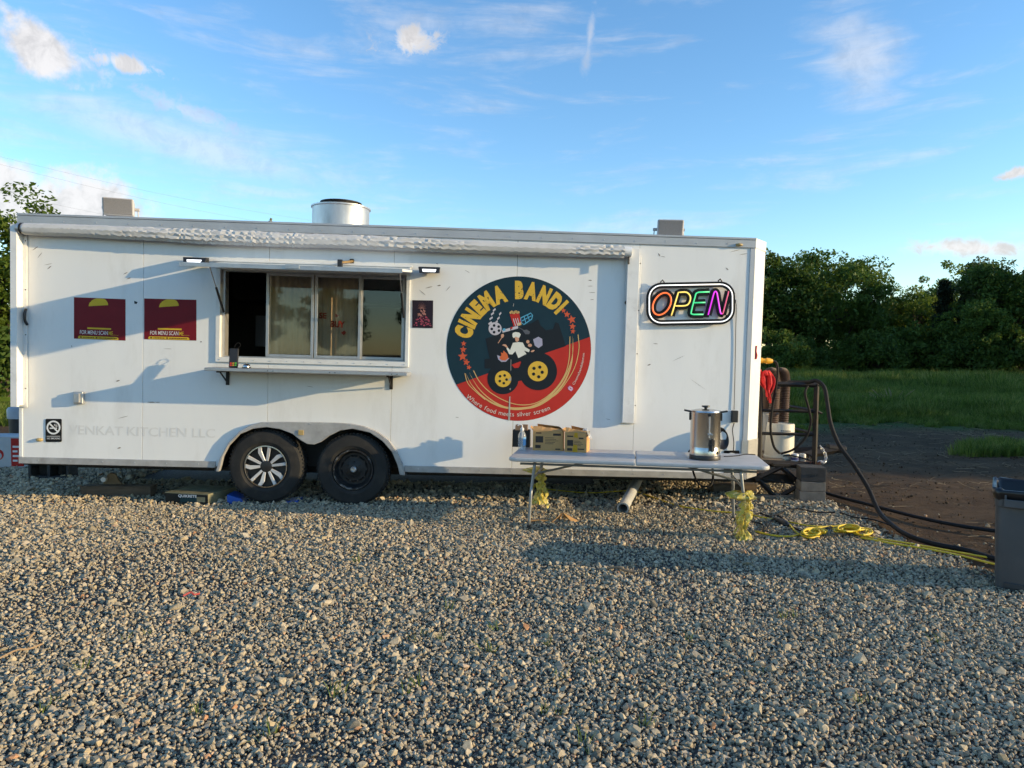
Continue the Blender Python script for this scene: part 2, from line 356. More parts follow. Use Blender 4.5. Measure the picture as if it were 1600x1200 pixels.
# ------------------------------------------------------------------ trailer body
C = [0.018]+[1.1866+1.2192*k for k in range(5)]+[TL]
xw0, xw1 = WX(343.5, 500), WX(635.5, 500); zw0, zw1 = WZ(490, 563), WZ(490, 424)
OUT = [(336.6, 737), (344, 714), (356.7, 691), (373.7, 674), (390.7, 664.4), (407.7, 659.8), (437.5, 659.5), (480, 659.9), (522.5, 660.8), (548, 662.3), (569, 666.6), (588, 674), (607.5, 687.8), (620, 705.9), (628.7, 725), (632.6, 743)]
INN = [(624.5, 742), (621, 727), (612, 706), (597, 689), (577.7, 676), (550, 670), (531, 673), (514, 681.4), (501, 691), (490.6, 694.8), (480, 694), (469, 687.8), (456.6, 678), (437.5, 670.8), (416, 667.6), (395, 670), (373.7, 679), (356.7, 697), (348, 714), (345, 727), (342, 737)]
arch = []
for (x, y) in OUT:
    cx = 484; cy = 745; arch.append(W(cx+(x-cx)*.982, cy+(y-cy)*.95))
axs = [p.x for p in arch]; azs = [max(p.z, 0) for p in arch]; azs[0] = azs[-1] = 0
def bottom(x0, x1):
    pts = [(x0, float(np.interp(x0, axs, azs)) if axs[0] < x0 < axs[-1] else 0)]
    for x, z in zip(axs, azs):
        if x0 < x < x1: pts += [(x, 0.0), (x, z)] if x == axs[0] else ([(x, z), (x, 0.0)] if x == axs[-1] else [(x, z)])
    pts.append((x1, float(np.interp(x1, axs, azs)) if axs[0] < x1 < axs[-1] else 0)); 
    o = [pts[0]]
    for p in pts[1:]:
        if (p[0]-o[-1][0])**2+(p[1]-o[-1][1])**2 > 1e-8: o.append(p)
    return o
g = .0018
def panel(poly): return tpart(MB().prism(poly, 0, .012), 'wall_panel', WHITE, bev=.0012, seg=1)
for k in range(6):
    a, b = C[k]+g, C[k+1]-g
    if k == 1: panel(bottom(a, b)+[(b, zw0), (xw0, zw0), (xw0, zw1), (b, zw1), (b, TH), (a, TH)])
    elif k == 2: panel(bottom(a, b)+[(b, zw0), (a, zw0)]); panel([(a, zw1), (b, zw1), (b, TH), (a, TH)])
    elif k == 3: panel(bottom(a, b)+[(b, TH), (a, TH), (a, zw1), (xw1, zw1), (xw1, zw0), (a, zw0)])
    else: panel([(a, 0), (b, 0), (b, TH), (a, TH)])
# strips behind the joints so that they read as dark seams
m = MB()
for x in C[1:-1]:
    if x < 2.3 or x > 4: m.box(x-.02, x+.02, .013, .02, .02, TH-.02)
    else: m.box(x-.02, x+.02, .013, .02, zw1+.01, TH-.02); m.box(x-.02, x+.02, .013, .02, .62, zw0-.01)
tpart(m, 'seam_backing', SEAM)
DEP = 2.25
nose = [(TL, 0), (TL+.185, .215), (TL+.185, DEP-.2), (TL, DEP), (0, DEP), (0, .012)]
tpart(MB().prism([(TL+.004, .001), (TL+.185, .215), (TL+.185, .24), (TL+.004, .03)], 0, 1, lambda x, y, q: Vector((x, y, q*TH))), 'nose_corner', WHITE)
tpart(MB().box(TL+.165, TL+.184, .241, DEP-.2, 0, TH).box(0, TL+.15, DEP-.03, DEP, 0, TH).box(0, .017, .013, DEP-.031, 0, TH), 'outer_shell', WHITE)
tpart(MB().prism(nose, TH+.0005, TH+.03, lambda x, y, q: Vector((x, y, q))), 'roof', TRIM)
tpart(MB().box(.02, axs[0]-.02, .02, DEP-.04, -.03, .04).box(axs[-1]+.02, TL-.02, .02, DEP-.04, -.03, .04).box(axs[0], axs[-1], .5, DEP-.04, -.03, .04), 'chassis_floor', DARKSTEEL)
tpart(MB().box(.3, TL+.7, .45, .55, -.12, -.031).box(.3, TL+.7, 1.7, 1.8, -.12, -.031), 'frame_rail', DARKSTEEL)
# interior seen through the window
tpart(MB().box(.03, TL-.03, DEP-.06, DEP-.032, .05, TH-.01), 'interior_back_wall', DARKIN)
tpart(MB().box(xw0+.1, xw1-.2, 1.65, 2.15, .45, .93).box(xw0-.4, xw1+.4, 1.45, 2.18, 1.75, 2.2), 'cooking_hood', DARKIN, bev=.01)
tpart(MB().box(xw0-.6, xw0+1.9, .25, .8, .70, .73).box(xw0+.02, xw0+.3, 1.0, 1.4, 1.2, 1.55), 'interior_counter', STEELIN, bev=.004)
# wheel well
m = MB(); x0, x1 = axs[0]-.03, axs[-1]+.03
m.box(x0, x0+.02, .013, .46, -.05, .60).box(x1-.02, x1, .013, .46, -.05, .60).box(x0+.021, x1-.021, .44, .46, -.05, .60).box(x0+.021, x1-.021, .013, .439, .58, .60)
tpart(m, 'wheel_well', DARKIN)
# top rail, bottom rail, corner trims, screws
z1 = .066
tpart(MB().box(-.012, TL+.002, -.016, -.0005, TH-z1, TH+.012).box(-.012, TL+.002, -.022, .05, TH+.013, TH+.034), 'top_rail', mat('rail_grey', (.42, .435, .45), .45, .3, var=.07, vscale=3, dirt=(.28, .27, .25), damt=.3), bev=.003)
tpart(MB().prism([(TL+.003, -.004), (TL+.19, .208), (TL+.19, .24), (TL+.003, .02)], TH-z1, TH+.034, lambda x, y, q: Vector((x, y, q))), 'nose_rail', TRIM, bev=.003)
tpart(MB().box(-.003, axs[0]-.012, -.014, -.0005, -.012, .052), 'bottom_rail', DULLALU, bev=.003)
tpart(MB().box(axs[-1]+.012, TL, -.014, -.0005, -.012, .052), 'bottom_rail', DULLALU, bev=.003)
tpart(MB().box(TL-.052, TL+.002, -.008, -.0005, .053, TH-z1-.001), 'corner_trim', mat('trim_grey', (.44, .46, .49), .45, .2, var=.05), bev=.003)
tpart(MB().box(-.003, .030, -.008, -.0005, .053, TH-z1-.001), 'corner_trim', TRIM, bev=.003)
m = MB()
def screw(x, z, y=-.016, r=.006): m.lathe([(r, 0), (r*.8, .004), (0.0005, .005)], 8, Matrix.Translation((x, y, z)) @ Matrix.Rotation(math.pi/2, 4, 'X'))
x = .12
while x < TL:
    screw(x, TH-.035+random.uniform(-.003, .003), -.016)
    if not axs[0]-.05 < x < axs[-1]+.05: screw(x+.07, .022, -.014)
    x += .31
tpart(m, 'screws', ALU)
# diamond plate guard at the foot of the nose
m = MB(); nd = Vector((.185, .215, 0)).normalized(); nn_ = Vector((nd.y, -nd.x, 0))
gp = lambda t, off, z: Vector((TL+.004, 0, 0))+nd*t+nn_*off+Vector((0, 0, z))
zg0, zg1 = -.005, WZ(1175, 688)
m.add([gp(0, .003, zg0), gp(.272, .003, zg0), gp(.272, .003, zg1), gp(0, .003, zg1), gp(0, .008, zg0), gp(.272, .008, zg0), gp(.272, .008, zg1), gp(0, .008, zg1)], [(0, 1, 2, 3), (7, 6, 5, 4), (0, 4, 5, 1), (1, 5, 6, 2), (2, 6, 7, 3), (3, 7, 4, 0)])
m.box(TL-.06, TL+.003, -.0135, -.0085, .056, zg1)
guard = tpart(m, 'corner_guard', ALU)
m = MB()
for i in range(8):
    for j in range(11):
        t = .02+.033*i; z = zg0+.02+j*(zg1-zg0-.03)/10; s_ = 1 if (i+j) % 2 else -1
        m.add([gp(t-.011, .0085, z-.006*s_), gp(t, .0125, z+.004), gp(t+.011, .0085, z+.006*s_), gp(t, .0125, z-.004)], [(0, 1, 2, 3)])
tpart(m, 'raised_treads', ALU, guard)
# fender
m = WB(); pts = OUT+INN; m.pprism(pts, -.008, .042)
fender = tpart(m, 'fender', DULLALU, bev=.006, seg=2)
m = WB(); wbox(m, 466, 672, 474, 680, .0425, .052); tpart(m, 'marker_light', BRASS, fender, bev=.002)
m = MB()
for px, py in ((420, 662), (484, 662.5), (548, 664.5)):
    p = W(px, py, .042); screw(p.x, p.z, -.042, .007)
tpart(m, 'screws', ALU, fender)
# wheels
def wheel(px, py, rad, kind):
    c = W(px, py, .0); M = Matrix.Translation((c.x, -.005, c.z)) @ Matrix.Rotation(math.pi/2, 4, 'X')     # local +z points to the viewer
    Rr = rad; ri = .205 if kind == 'steel' else .212
    prof = [(ri-.01, -.16), (ri+.01, -.20), (Rr*.86, -.215), (Rr*.97, -.195), (Rr, -.16), (Rr, -.06), (Rr*.985, -.03), (Rr*.955, -.008), (Rr*.93, -.002), (Rr*.92, .002), (Rr*.78, .010), (ri+.035, .010), (ri+.03, .006), (ri+.008, .0), (ri, -.012), (ri-.01, -.03)]
    ty = tpart(MB().lathe(prof, 72, M), 'wheel', RUBBER, smooth=True, auto=28)
    ty['label'] = 'wheel with silver and black spokes' if kind == 'alloy' else 'wheel with worn black steel rim'
    # tread grooves at the shoulder
    m = MB()
    for k in range(60):
        a = 2*math.pi*k/60; q = M @ Matrix.Rotation(a, 4, 'Z')
        m.box(Rr*.972, Rr+.004, -.010, .010, -.19, -.018, q)
    tpart(m, 'tread_block', RUBBER, ty)
    if kind == 'alloy':
        tpart(MB().lathe([(ri, -.02), (ri*.97, -.045), (.02, -.055), (.001, -.055)], 48, M), 'rim_dish', BLACK, ty, smooth=True, auto=30)
        tpart(MB().lathe([(ri-.001, -.016), (ri-.001, .004), (ri-.012, .005), (ri-.013, -.016)], 60, M), 'rim_ring', STEEL, ty, smooth=True, auto=30)
        SP = mat('machined_alloy', (.60, .60, .61), .42, .35, var=.05)
        for k in range(5):
            a = 2*math.pi*k/5+R(96)
            for s_ in (-1, 1):
                q = M @ Matrix.Rotation(a+s_*R(14), 4, 'Z'); m = MB()
                w0, w1 = .012, .029 if s_ > 0 else .017
                bx = [(.055, -w0), (ri-.05, -w0), (ri-.012, -w0 - (.012 if s_ > 0 else 0)), (ri-.012, w0+.006*(s_ < 0)), (ri-.06, w1), (.055, w0)]
                n_ = len(bx); m.add([q @ Vector((x, y*(1 if s_ > 0 else -1), .002-.02*(1-x/ri))) for x, y in bx]+[q @ Vector((x, y*(1 if s_ > 0 else -1), -.03)) for x, y in bx], [tuple(range(n_)), tuple(range(2*n_-1, n_-1, -1))]+[(i, i+n_, (i+1) % n_+n_, (i+1) % n_) for i in range(n_)])
                tpart(m, 'spoke', SP, ty, bev=.002, seg=1)
        tpart(MB().lathe([(.062, -.05), (.058, -.012), (.04, -.008), (.001, -.006)], 24, M), 'hub_cap', BLACK, ty, smooth=True, auto=30)
    else:
        RS = mat('worn_black_rim', (.030, .030, .032), .4, .4, var=.3, vscale=20, dirt=(.50, .50, .50), dscale=14, damt=.95)
        RB = mat('black_rim', (.020, .020, .021), .5, .3, var=.3, vscale=20, dirt=(.10, .10, .10), dscale=14, damt=.4)
        tpart(MB().lathe([(ri, -.012), (ri-.006, .004), (ri-.016, .004), (ri-.024, -.012)], 60, M), 'rim_ring', RS, ty, smooth=True, auto=30)
        tpart(MB().lathe([(ri-.024, -.012), (ri-.035, -.055), (ri-.045, -.085), (.135, -.085), (.12, -.07), (.075, -.07), (.06, -.06), (.001, -.06)], 48, M), 'rim_dish', RB, ty, smooth=True, auto=35)
        for k in range(10):
            q = M @ Matrix.Rotation(2*math.pi*k/10, 4, 'Z') @ Matrix.Translation((.122, 0, -.0745)); tpart(MB().lathe([(.0125, 0), (.0125, .004), (.001, .0041)], 14, q), 'rim_hole', BLACK, ty)
        for k in range(6):
            q = M @ Matrix.Rotation(2*math.pi*(k+.5)/6, 4, 'Z') @ Matrix.Translation((.07, 0, -.07)); tpart(MB().lathe([(.009, 0), (.009, .014), (.001, .017)], 6, q), 'lug_nut', DARKSTEEL, ty)
        tpart(MB().lathe([(.030, -.06), (.030, -.02), (.022, -.012), (.020, -.02), (.001, -.021)], 24, M), 'hub_cap', ALU, ty, smooth=True, auto=30)
wheel(415.5, 729, .368, 'alloy'); wheel(551.5, 734, .362, 'steel')
m = MB()
for px in (415.5, 551.5): c = W(px, 731); m.tube([(c.x, .15, c.z), (c.x, DEP-.1, c.z)], .04, 10)
tpart(m, 'axle', DARKSTEEL)

# ------------------------------------------------------------------ serving window
fo = (338, 405, 640, 570)
X0, X1 = WX(338, 500), WX(639.6, 500); Z0, Z1 = WZ(490, 569.3), WZ(490, 411.5)
m = MB(); fr = .008
m.box(X0, X1, -.018, .03, Z0, zw0+fr).box(X0, X1, -.018, .03, zw1-fr, Z1).box(X0, xw0+fr, -.018, .03, zw0+fr+.0005, zw1-fr-.0005).box(xw1-fr, X1, -.018, .03, zw0+fr+.0005, zw1-fr-.0005)
m.box(X0-.02, X1+.02, -.03, -.0185, Z1-.012, Z1+.008)
win = tpart(m, 'service_window', TRIM, bev=.002)
m = MB(); zz = zw0+fr
m.box(xw0+fr, xw1-fr, .031, .13, zz, zz+.012).box(xw0+fr, xw1-fr, .031, .13, zw1-fr-.012, zw1-fr).box(xw0+fr, xw0+fr+.03, .031, .13, zz+.0125, zw1-fr-.0125).box(xw1-fr-.014, xw1-fr, .031, .13, zz+.0125, zw1-fr-.0125)
tpart(m, 'window_track', ALU, win)
m = MB()
for i in range(12):
    x = X0+.04+(X1-X0-.08)*i/11; screw(x, (zw1-fr+Z1)/2, -.018, .005); screw(x, (zw0+fr+Z0)/2-.002, -.018, .005)
tpart(m, 'screws', ALU, win)
def sash(pa, pb, yy, name='sash'):
    a, b = WX(pa, 500, -yy), WX(pb, 500, -yy); z0, z1 = zw0+fr+.014, zw1-fr-.014; w = .028
    m = MB().box(a, a+w, yy, yy+.022, z0, z1).box(b-w, b, yy, yy+.022, z0, z1).box(a+w+.0004, b-w-.0004, yy, yy+.022, z0, z0+w).box(a+w+.0004, b-w-.0004, yy, yy+.022, z1-w, z1)
    s_ = tpart(m, name, ALU, win, bev=.002)
    pane = tpart(MB().box(a+w-.004, b-w+.004, yy+.009, yy+.013, z0+w-.004, z1-w+.004), 'pane', GLASS, win)
sash(415.5, 490, .045); sash(491.5, 564, .045); sash(562, 632, .078)
# cream board and plastic sheet just behind the panes, with red hand lettering
CREAM = mat('cream_board', (.80, .58, .36), .8, var=.12, vscale=4, dirt=(.28, .22, .16), dscale=3, damt=.5)
inb = thing('cream_curtain', 'cream curtain hanging behind the middle window panes', 'curtain'); inb.matrix_world = TM; inb['_o'] = (0, 0, 0)
def wavy(pa, pb, d, z0, z1):
    a, b = WX(pa, 500, -d), WX(pb, 500, -d); n = 40; vs_ = []; fs = []
    for i in range(n+1):
        x = a+(b-a)*i/n; y = d+.012*math.sin(i*1.1)+.006*math.sin(i*2.7)
        vs_ += [(x, y, z0), (x, y, z1)]
    return vs_, [(2*i, 2*i+2, 2*i+3, 2*i+1) for i in range(n)]
v_, f_ = wavy(417, 486, .14, zw0-.1, zw1+.05); WB().add(v_, f_).build('cloth', CREAM, inb, smooth=True)
v_, f_ = wavy(489, 559, .145, zw0-.1, zw1+.05); WB().add(v_, f_).build('cloth', CREAM, inb, smooth=True)
RED = flat('red_letters', (.52, .06, .035)); m = WB(); dr = -.122
m.ptext('BUY', 516, 510.5, 538.5, 512, 9.5, dr, .03)
m.ptext('SE', 498.5, 497, 510, 497.5, 8.5, dr, .03)
m.ppoly([(524, 490), (530, 493), (527, 496), (524, 495)], dr).ppoly([(533, 520), (538, 516), (541, 520), (537, 524)], dr)
m.put('red_lettering', RED, inb)
# hatch folded out over the window
HW0, HW1 = X0+.01, X1+.03; hz = WZ(490, 421.5); hp, hd = .84, .088
m = MB(); t_ = .022
def hat(x, u, w): return Vector((x, -.034-hp*u, hz-hd*u+w))
m.add([hat(HW0, 0, 0), hat(HW1, 0, 0), hat(HW1, 1, 0), hat(HW0, 1, 0), hat(HW0, 0, t_), hat(HW1, 0, t_), hat(HW1, 1, t_), hat(HW0, 1, t_)], [(0, 1, 2, 3), (7, 6, 5, 4), (0, 4, 5, 1), (1, 5, 6, 2), (2, 6, 7, 3), (3, 7, 4, 0)])
hatch = tpart(m, 'hatch', TRIM, bev=.003)
m = MB()
e = hat(HW0, 1, 0); m.box(HW0, HW1, e.y-.004, e.y-.0005, e.z-.012, e.z+t_+.003); m.box((HW0+HW1)/2-.05, (HW0+HW1)/2+.07, e.y-.012, e.y-.0045, e.z-.004, e.z+.03)
tpart(m, 'edge_trim', ALU, hatch, bev=.001)
for xx in (xw0+.045, xw1-.03):
    a = Vector((xx, -.02, zw0+.45)); b = hat(xx, .42, -.004); mid = a.lerp(b, .55)
    st = tpart(MB().tube([a, mid], .011, 10), 'gas_strut', BLACK, hatch, smooth=True, auto=40); tpart(MB().tube([mid, b], .005, 8), 'strut_rod', STEEL, hatch)
# shelf and brackets
sz = WZ(480, 581.5, .36); sx0, sx1 = WX(319, 578, .36), WX(636, 585, .36)
shelf = tpart(MB().box(sx0, sx1, -.36, -.019, sz-.012, sz+.018), 'shelf', ALU, bev=.004)
m = WB()
for px in (418, 515, 612): screw(WX(px, 583, .36), sz+.002, -.36, .005); screw(WX(px, 583, .36)+.05, sz+.002, -.36, .005)
tpart(m, 'screws', DARKSTEEL, shelf)
for px in (356, 611.5):
    x = WX(px, 595, .0); m = MB().box(x-.016, x+.016, -.012, -.0005, sz-.16, sz-.013).box(x-.012, x+.012, -.27, -.0125, sz-.03, sz-.0125)
    m.tube([(x, -.02, sz-.13), (x, -.2, sz-.03)], .008, 6); tpart(m, 'bracket', DARKSTEEL, shelf)
# ------------------------------------------------------------------ awning
axis = [(39, 357.4), (120, 360), (230, 365), (340, 370.2), (450, 374.5), (560, 378), (700, 384), (840, 389.5), (975, 393.2)]
AD = .085
def crinkle(px): return math.exp(-((px-390)/140)**2)*1.0+math.exp(-((px-690)/70)**2)*.9+math.exp(-((px-950)/45)**2)*.9+.16+.25*max(0, mn.noise(Vector((px*.02, 1, 1))))
path_ = spline([W(x, y, AD) for x, y in axis], 60); n = len(path_)-1; nr = 18; vs_ = []; fs = []; rn = random.Random(4)
ids = [0]
while ids[-1] < n: ids.append(min(n, ids[-1]+rn.choice((2, 3, 3, 4))))
for q_, i in enumerate(ids):                      # crumpled facets: staggered rings pushed in and out
    p = path_[i]; px = 39+(975-39)*i/n; cr = crinkle(px); fat = .053+.010*math.exp(-((px-480)/330)**2)
    for k in range(nr):
        a = 2*math.pi*(k+.5*(q_ % 2)+rn.uniform(-.16, .16)*cr)/nr
        r = fat+cr*(.0055*(1 if (q_+k) % 2 else -1)+rn.uniform(-.0045, .0045))+.004*mn.noise(Vector((p.x*2.5, math.cos(a), math.sin(a))))
        vs_.append((p.x+rn.uniform(-.006, .006)*cr*(0 < q_ < len(ids)-1), p.y+r*math.cos(a), p.z+r*math.sin(a)*(1.0 if math.sin(a) > 0 else 1.10)))
for q_ in range(len(ids)-1):
    for k in range(nr):
        a0, a1, b0, b1 = q_*nr+k, q_*nr+(k+1) % nr, (q_+1)*nr+k, (q_+1)*nr+(k+1) % nr
        fs += [(a0, a1, b0), (a1, b1, b0)] if q_ % 2 == 0 else [(a0, a1, b1), (a0, b1, b0)]
awn = tpart(MB().add(vs_, fs), 'awning_roll', FABRIC, smooth=True, auto=14)
a0_, a1_ = W(28.5, 356.6, AD), W(40.5, 357.6, AD); tpart(MB().tube([a0_, a1_], .052, 28), 'end_cap', ALU, awn, smooth=True, auto=40)
tpart(MB().tube([W(33.5, 357, AD), W(36.5, 357.2, AD)], .055, 28), 'end_band', DARKSTEEL, awn, smooth=True, auto=40)
a0_, a1_ = W(974, 393.1, AD), W(986, 393.8, AD); tpart(MB().tube([a0_, a1_], .052, 28), 'end_cap', TRIM, awn, smooth=True, auto=40)
def arm(px0, px1, pyt, pyb, d, name='awning_arm'):
    a, b = W(px0, pyt, d), W(px1, pyb, d)
    ar = tpart(MB().box(a.x, b.x, -d, -d+.035, b.z, a.z).box(a.x+.004, b.x-.006, -d+.0355, -.0185, b.z+.01, a.z-.02), name, TRIM, bev=.003)
    tpart(MB().box(a.x-.01, b.x+.03, -.018, -.0085, b.z-.01, a.z-.06), 'arm_rail', TRIM, ar, bev=.002)
    m = MB()
    for t in (.08, .35, .6, .9): p_ = a.z+(b.z-a.z)*t; m.lathe([(.006, 0), (.005, .004), (.0004, .005)], 8, Matrix.Translation((b.x+.018, -.018, p_)) @ Matrix.Rotation(math.pi/2, 4, 'X'))
    tpart(m, 'screws', DARKSTEEL, ar); return ar
arm(15.5, 26.5, 350, 636, .12); arr = arm(981.5, 990.5, 388, 661, .068)
m = MB(); p = W(984, 408, .1); m.tube([p+Vector((-.01, 0, .04)), p+Vector((-.012, 0, .0)), p+Vector((-.01, -.0, -.03))], .011, 8); tpart(m, 'pull_hook', BLACK, arr)
m = MB(); p = W(981, 473, .03); m.lathe([(.022, 0), (.022, .02), (.014, .03), (.001, .032)], 14, Matrix.Translation((p.x-.01, -.02, p.z)) @ Matrix.Rotation(math.pi/2, 4, 'X')); tpart(m, 'lock_knob', BLACK, arr)
# door handle, outlet, marker lights, reflector, small vents, latch
tpart(MB().tube(spline([W(40.5, 483, .02), W(38.5, 490, .045), W(38.8, 500, .045), W(42.5, 507.5, .02)], 5), .013, 8), 'grab_handle', BLACK, smooth=True)
m = WB(); wbox(m, 118.5, 611.5, 133, 631, .0005, .045, at=0); ob = tpart(m, 'outlet_cover', ALU, bev=.008, seg=3)
m = WB(); wbox(m, 120.5, 614, 129, 629, .0455, .06, at=0); tpart(m, 'flap', ALU, ob, bev=.005)
def marker(px, py, w, h, d=.018):
    m = WB(); m.lathe([(w, 0), (w, .008), (w*.8, .02), (w*.3, .028), (.0005, .029)], 20, Matrix.Translation(W(px, py, 0)) @ Matrix.Rotation(math.pi/2, 4, 'X') @ Matrix.Diagonal((1, h/w, 1, 1)))
    for i, v in enumerate(m.v): m.v[i] = (v[0], v[1]-d, v[2])
    return tpart(m, 'marker_light', BRASS, smooth=True, auto=40)
marker(62, 687, .034, .018, .0005); marker(1154, 383, .036, .016, .0165)
m = WB(); wbox(m, 1016.5, 737, 1025.5, 742, .0005, .006, at=0); wbox(m, 1054, 738, 1063, 742.5, .0005, .006, at=0); tpart(m, 'drain_vent', DARKSTEEL)
m = MB(); r0 = gp(.12, .004, WZ(1180, 561)); r1 = gp(.12, .004, WZ(1180, 540)); tpart(m.tube(spline([r0, r0.lerp(r1, .3)+Vector((.006, 0, 0)), r0.lerp(r1, .6)-Vector((.004, 0, 0)), r1], 4), .019, 8, flat_=.35), 'red_lens', mat('red_lens', (.55, .03, .03), .35, dirt=(.7, .6, .55), dscale=20, damt=.5))
m = WB(); m.ppoly([(209.5, 470), (215, 472), (213.5, 475), (210, 474.5)], .002); tpart(m, 'tape_scrap', BLACK)
# scuffs, scratches and the ghost of removed lettering
SC = mat('scuff', (.24, .21, .18), .7); GH = mat('ghost_letters', (.70, .69, .67), .5, var=.07, vscale=9, dirt=(.78, .78, .77), dscale=14, damt=.9)
m = WB()
for (x, y, L, a, w) in ((55, 388, 11, -35, 1.2), (62, 399, 12, -50, .8), (75, 413, 14, -12, .7), (77, 418, 9, -40, 1.6), (196, 427, 8, -25, 1.3), (201, 435, 7, -20, 1.5), (236, 628.5, 14, 1, 1.6), (246, 628.6, 9, 0, 1.0),
                        (184, 595, 7, -14, 2.2), (192, 652, 18, -14, .8), (186, 700, 6, -20, 2), (670, 449, 12, -14, 1.3), (686, 446, 6, -10, 2), (700, 451, 12, -48, .8), (660, 457, 14, 40, .8), (683, 412, 4, 20, 1),
                        (922, 438, 6, 5, 1.6), (922, 447, 9, 0, .8), (925, 457, 11, 2, .8), (925, 468, 6, 0, 1), (1030, 398, 6, 60, 2), (1036, 401, 8, 10, .8), (1136, 420, 6, 40, 1.8), (1162, 397, 14, -8, 1), (1148, 392, 18, -14, .7),
                        (314, 534, 3, 0, 2.2), (484, 604, 12, 10, .6), (1024, 537, 8, 5, 1), (1014, 570, 6, -20, 2), (950, 655, 8, 10, .7), (714, 652, 6, 5, .8), (112, 541, 4, 80, 1), (262, 545, 14, 2, .6), (730, 424, 10, 30, .6), (1060, 560, 22, -25, .5), (1090, 600, 30, 35, .4)):
    dx, dy = math.cos(R(a))*L/2, math.sin(R(a))*L/2; nx, ny = -math.sin(R(a))*w/2, math.cos(R(a))*w/2
    m.ppoly([(x-dx, y-dy), (x-dx*.2+nx, y-dy*.2+ny), (x+dx*.7+nx*.8, y+dy*.7+ny*.8), (x+dx, y+dy), (x+dx*.3-nx, y+dy*.3-ny), (x-dx*.6-nx*.5, y-dy*.6-ny*.5)], .0012)
tpart(m, 'scuff_marks', SC)
m = WB(); m.ptext('VENKAT', 107, 678, 192, 680.5, 14, .0011, .01).ptext('KITCHEN LLC', 199, 680.7, 336, 684, 14, .0011, .01); tpart(m, 'ghost_lettering', GH)

# ------------------------------------------------------------------ things fixed to the trailer
MAROON = flat('maroon', (.17, .010, .018), .38); GOLD = flat('gold', (.62, .42, .035), .4); OFFW = flat('offwhite', (.72, .70, .68), .4); BROWNL = flat('brown_print', (.12, .045, .02))
def poster(x0, y0, x1, y1, sl, label):
    t = wthing('menu_poster', label, 'poster', (x0+x1)/2, y1, 'maroon menu posters')
    q = lambda u, v: (x0+(x1-x0)*u, y0+(y1-y0)*v+sl*u)
    P = lambda pts: [q(a, b) for a, b in pts]
    m = WB(); m.pprism(P([(0, 0), (1, 0), (1, 1), (0, 1)]), .0005, .002); m.put('sheet', MAROON, t)
    m = WB(); dome = [(.285+.19+.19*math.cos(a)*(-1), .175-.19*math.sin(a)) for a in [math.pi*i/14 for i in range(15)]]
    dome = [(max(.285, min(.675, u)), max(.006, v+(.03 if u < .4 else 0)-.04*(u-.285))) for u, v in dome]
    m.ppoly(P(dome), .0028); m.ppoly(P([(.26, .715), (.72, .715), (.72, .755), (.26, .755)]), .0028)
    m.ppoly(P([(.10, .925), (.84, .925), (.865, .95), (.865, .992), (.08, .992), (.08, .95)]), .0028); m.put('gold_print', GOLD, t)
    m = WB(); a = q(.115, .882); b = q(.655, .882); m.ptext('FOR MENU SCAN', *a, *b, (y1-y0)*.095, .0028, .006); m.put('white_lettering', OFFW, t)
    m = WB(); a = q(.672, .884); b = q(.755, .884); m.ptext('ME', *a, *b, (y1-y0)*.095, .0028, .004)
    for i in range(6): u = .765+.018*i; m.ppoly(P([(u, .872), (u+.008, .872), (u+.008, .884), (u, .884)]), .0028)
    m.put('gold_lettering', GOLD, t)
    m = WB(); m.ppoly(P(circ(.135, .958, .018, 10, .022)), .0034).ppoly(P(circ(.44, .958, .018, 10, .022)), .0034)
    for (a_, b_) in ((.18, .38), (.48, .82)):
        u = a_
        while u < b_: w = random.uniform(.012, .03); m.ppoly(P([(u, .948), (u+w, .948), (u+w, .972), (u, .972)]), .0034); u += w+.008
    m.ppoly(P([(.315, .10), (.33, .03), (.345, .03), (.33, .10)]), .0034)
    m.put('small_print', BROWNL, t)
poster(115.5, 464.3, 196, 529, 3.2, 'maroon and gold menu poster nearer the black grab handle')
poster(225.2, 466.3, 306.8, 530, 2.2, 'maroon and gold menu poster nearer the serving window')

SIGNB = flat('sign_black', (.012, .012, .013), .35); SIGNW = flat('sign_white', (.74, .74, .74), .4)
def nosmoking(x0, y0, x1, y1, label):
    t = wthing('no_smoking_sign', label, 'sign', (x0+x1)/2, y1, 'no smoking signs'); q = lambda u, v: (x0+(x1-x0)*u, y0+(y1-y0)*v)
    m = WB(); m.pprism([q(a, b) for a, b in ((.05, 0), (.95, 0), (1, .035), (1, .965), (.95, 1), (.05, 1), (0, .965), (0, .035))], .0005, .006); m.put('plate', SIGNB, t)
    m = WB(); cx, cy = q(.5, .375); r = (x1-x0)*.385; m.pstroke(circ(cx, cy, r, 28), (x1-x0)*.10, .0062, .007, closed=True)
    m.pstroke([(cx-r*.7, cy-r*.7), (cx+r*.7, cy+r*.7)], (x1-x0)*.09, .0062, .0075); m.put('ring_symbol', SIGNW, t)
    m = WB(); m.ppoly([q(.26, .38), q(.47, .38), q(.52, .43), q(.26, .43)], .0068).ppoly([q(.60, .38), q(.72, .38), q(.72, .43), q(.66, .43)], .0068)
    m.pstroke([q(.66, .35), q(.67, .31), q(.58, .29), q(.55, .25), q(.62, .22)], .9, .0062, .0068).pstroke([q(.72, .35), q(.72, .28), q(.66, .25)], .7, .0062, .0068)
    m.ppoly([q(.08, .745), q(.92, .745), q(.92, .762), q(.08, .762)], .0068)
    a, b = q(.09, .885), q(.92, .885); m.ptext('NO SMOKING', *a, *b, (y1-y0)*.075, .0068, .01); m.put('lettering', SIGNW, t)
nosmoking(71, 654.5, 96, 690.5, 'black no smoking sign beside the amber marker light')
nosmoking(1131, 704, 1155.5, 741.5, 'black no smoking sign half hidden behind the folding table')

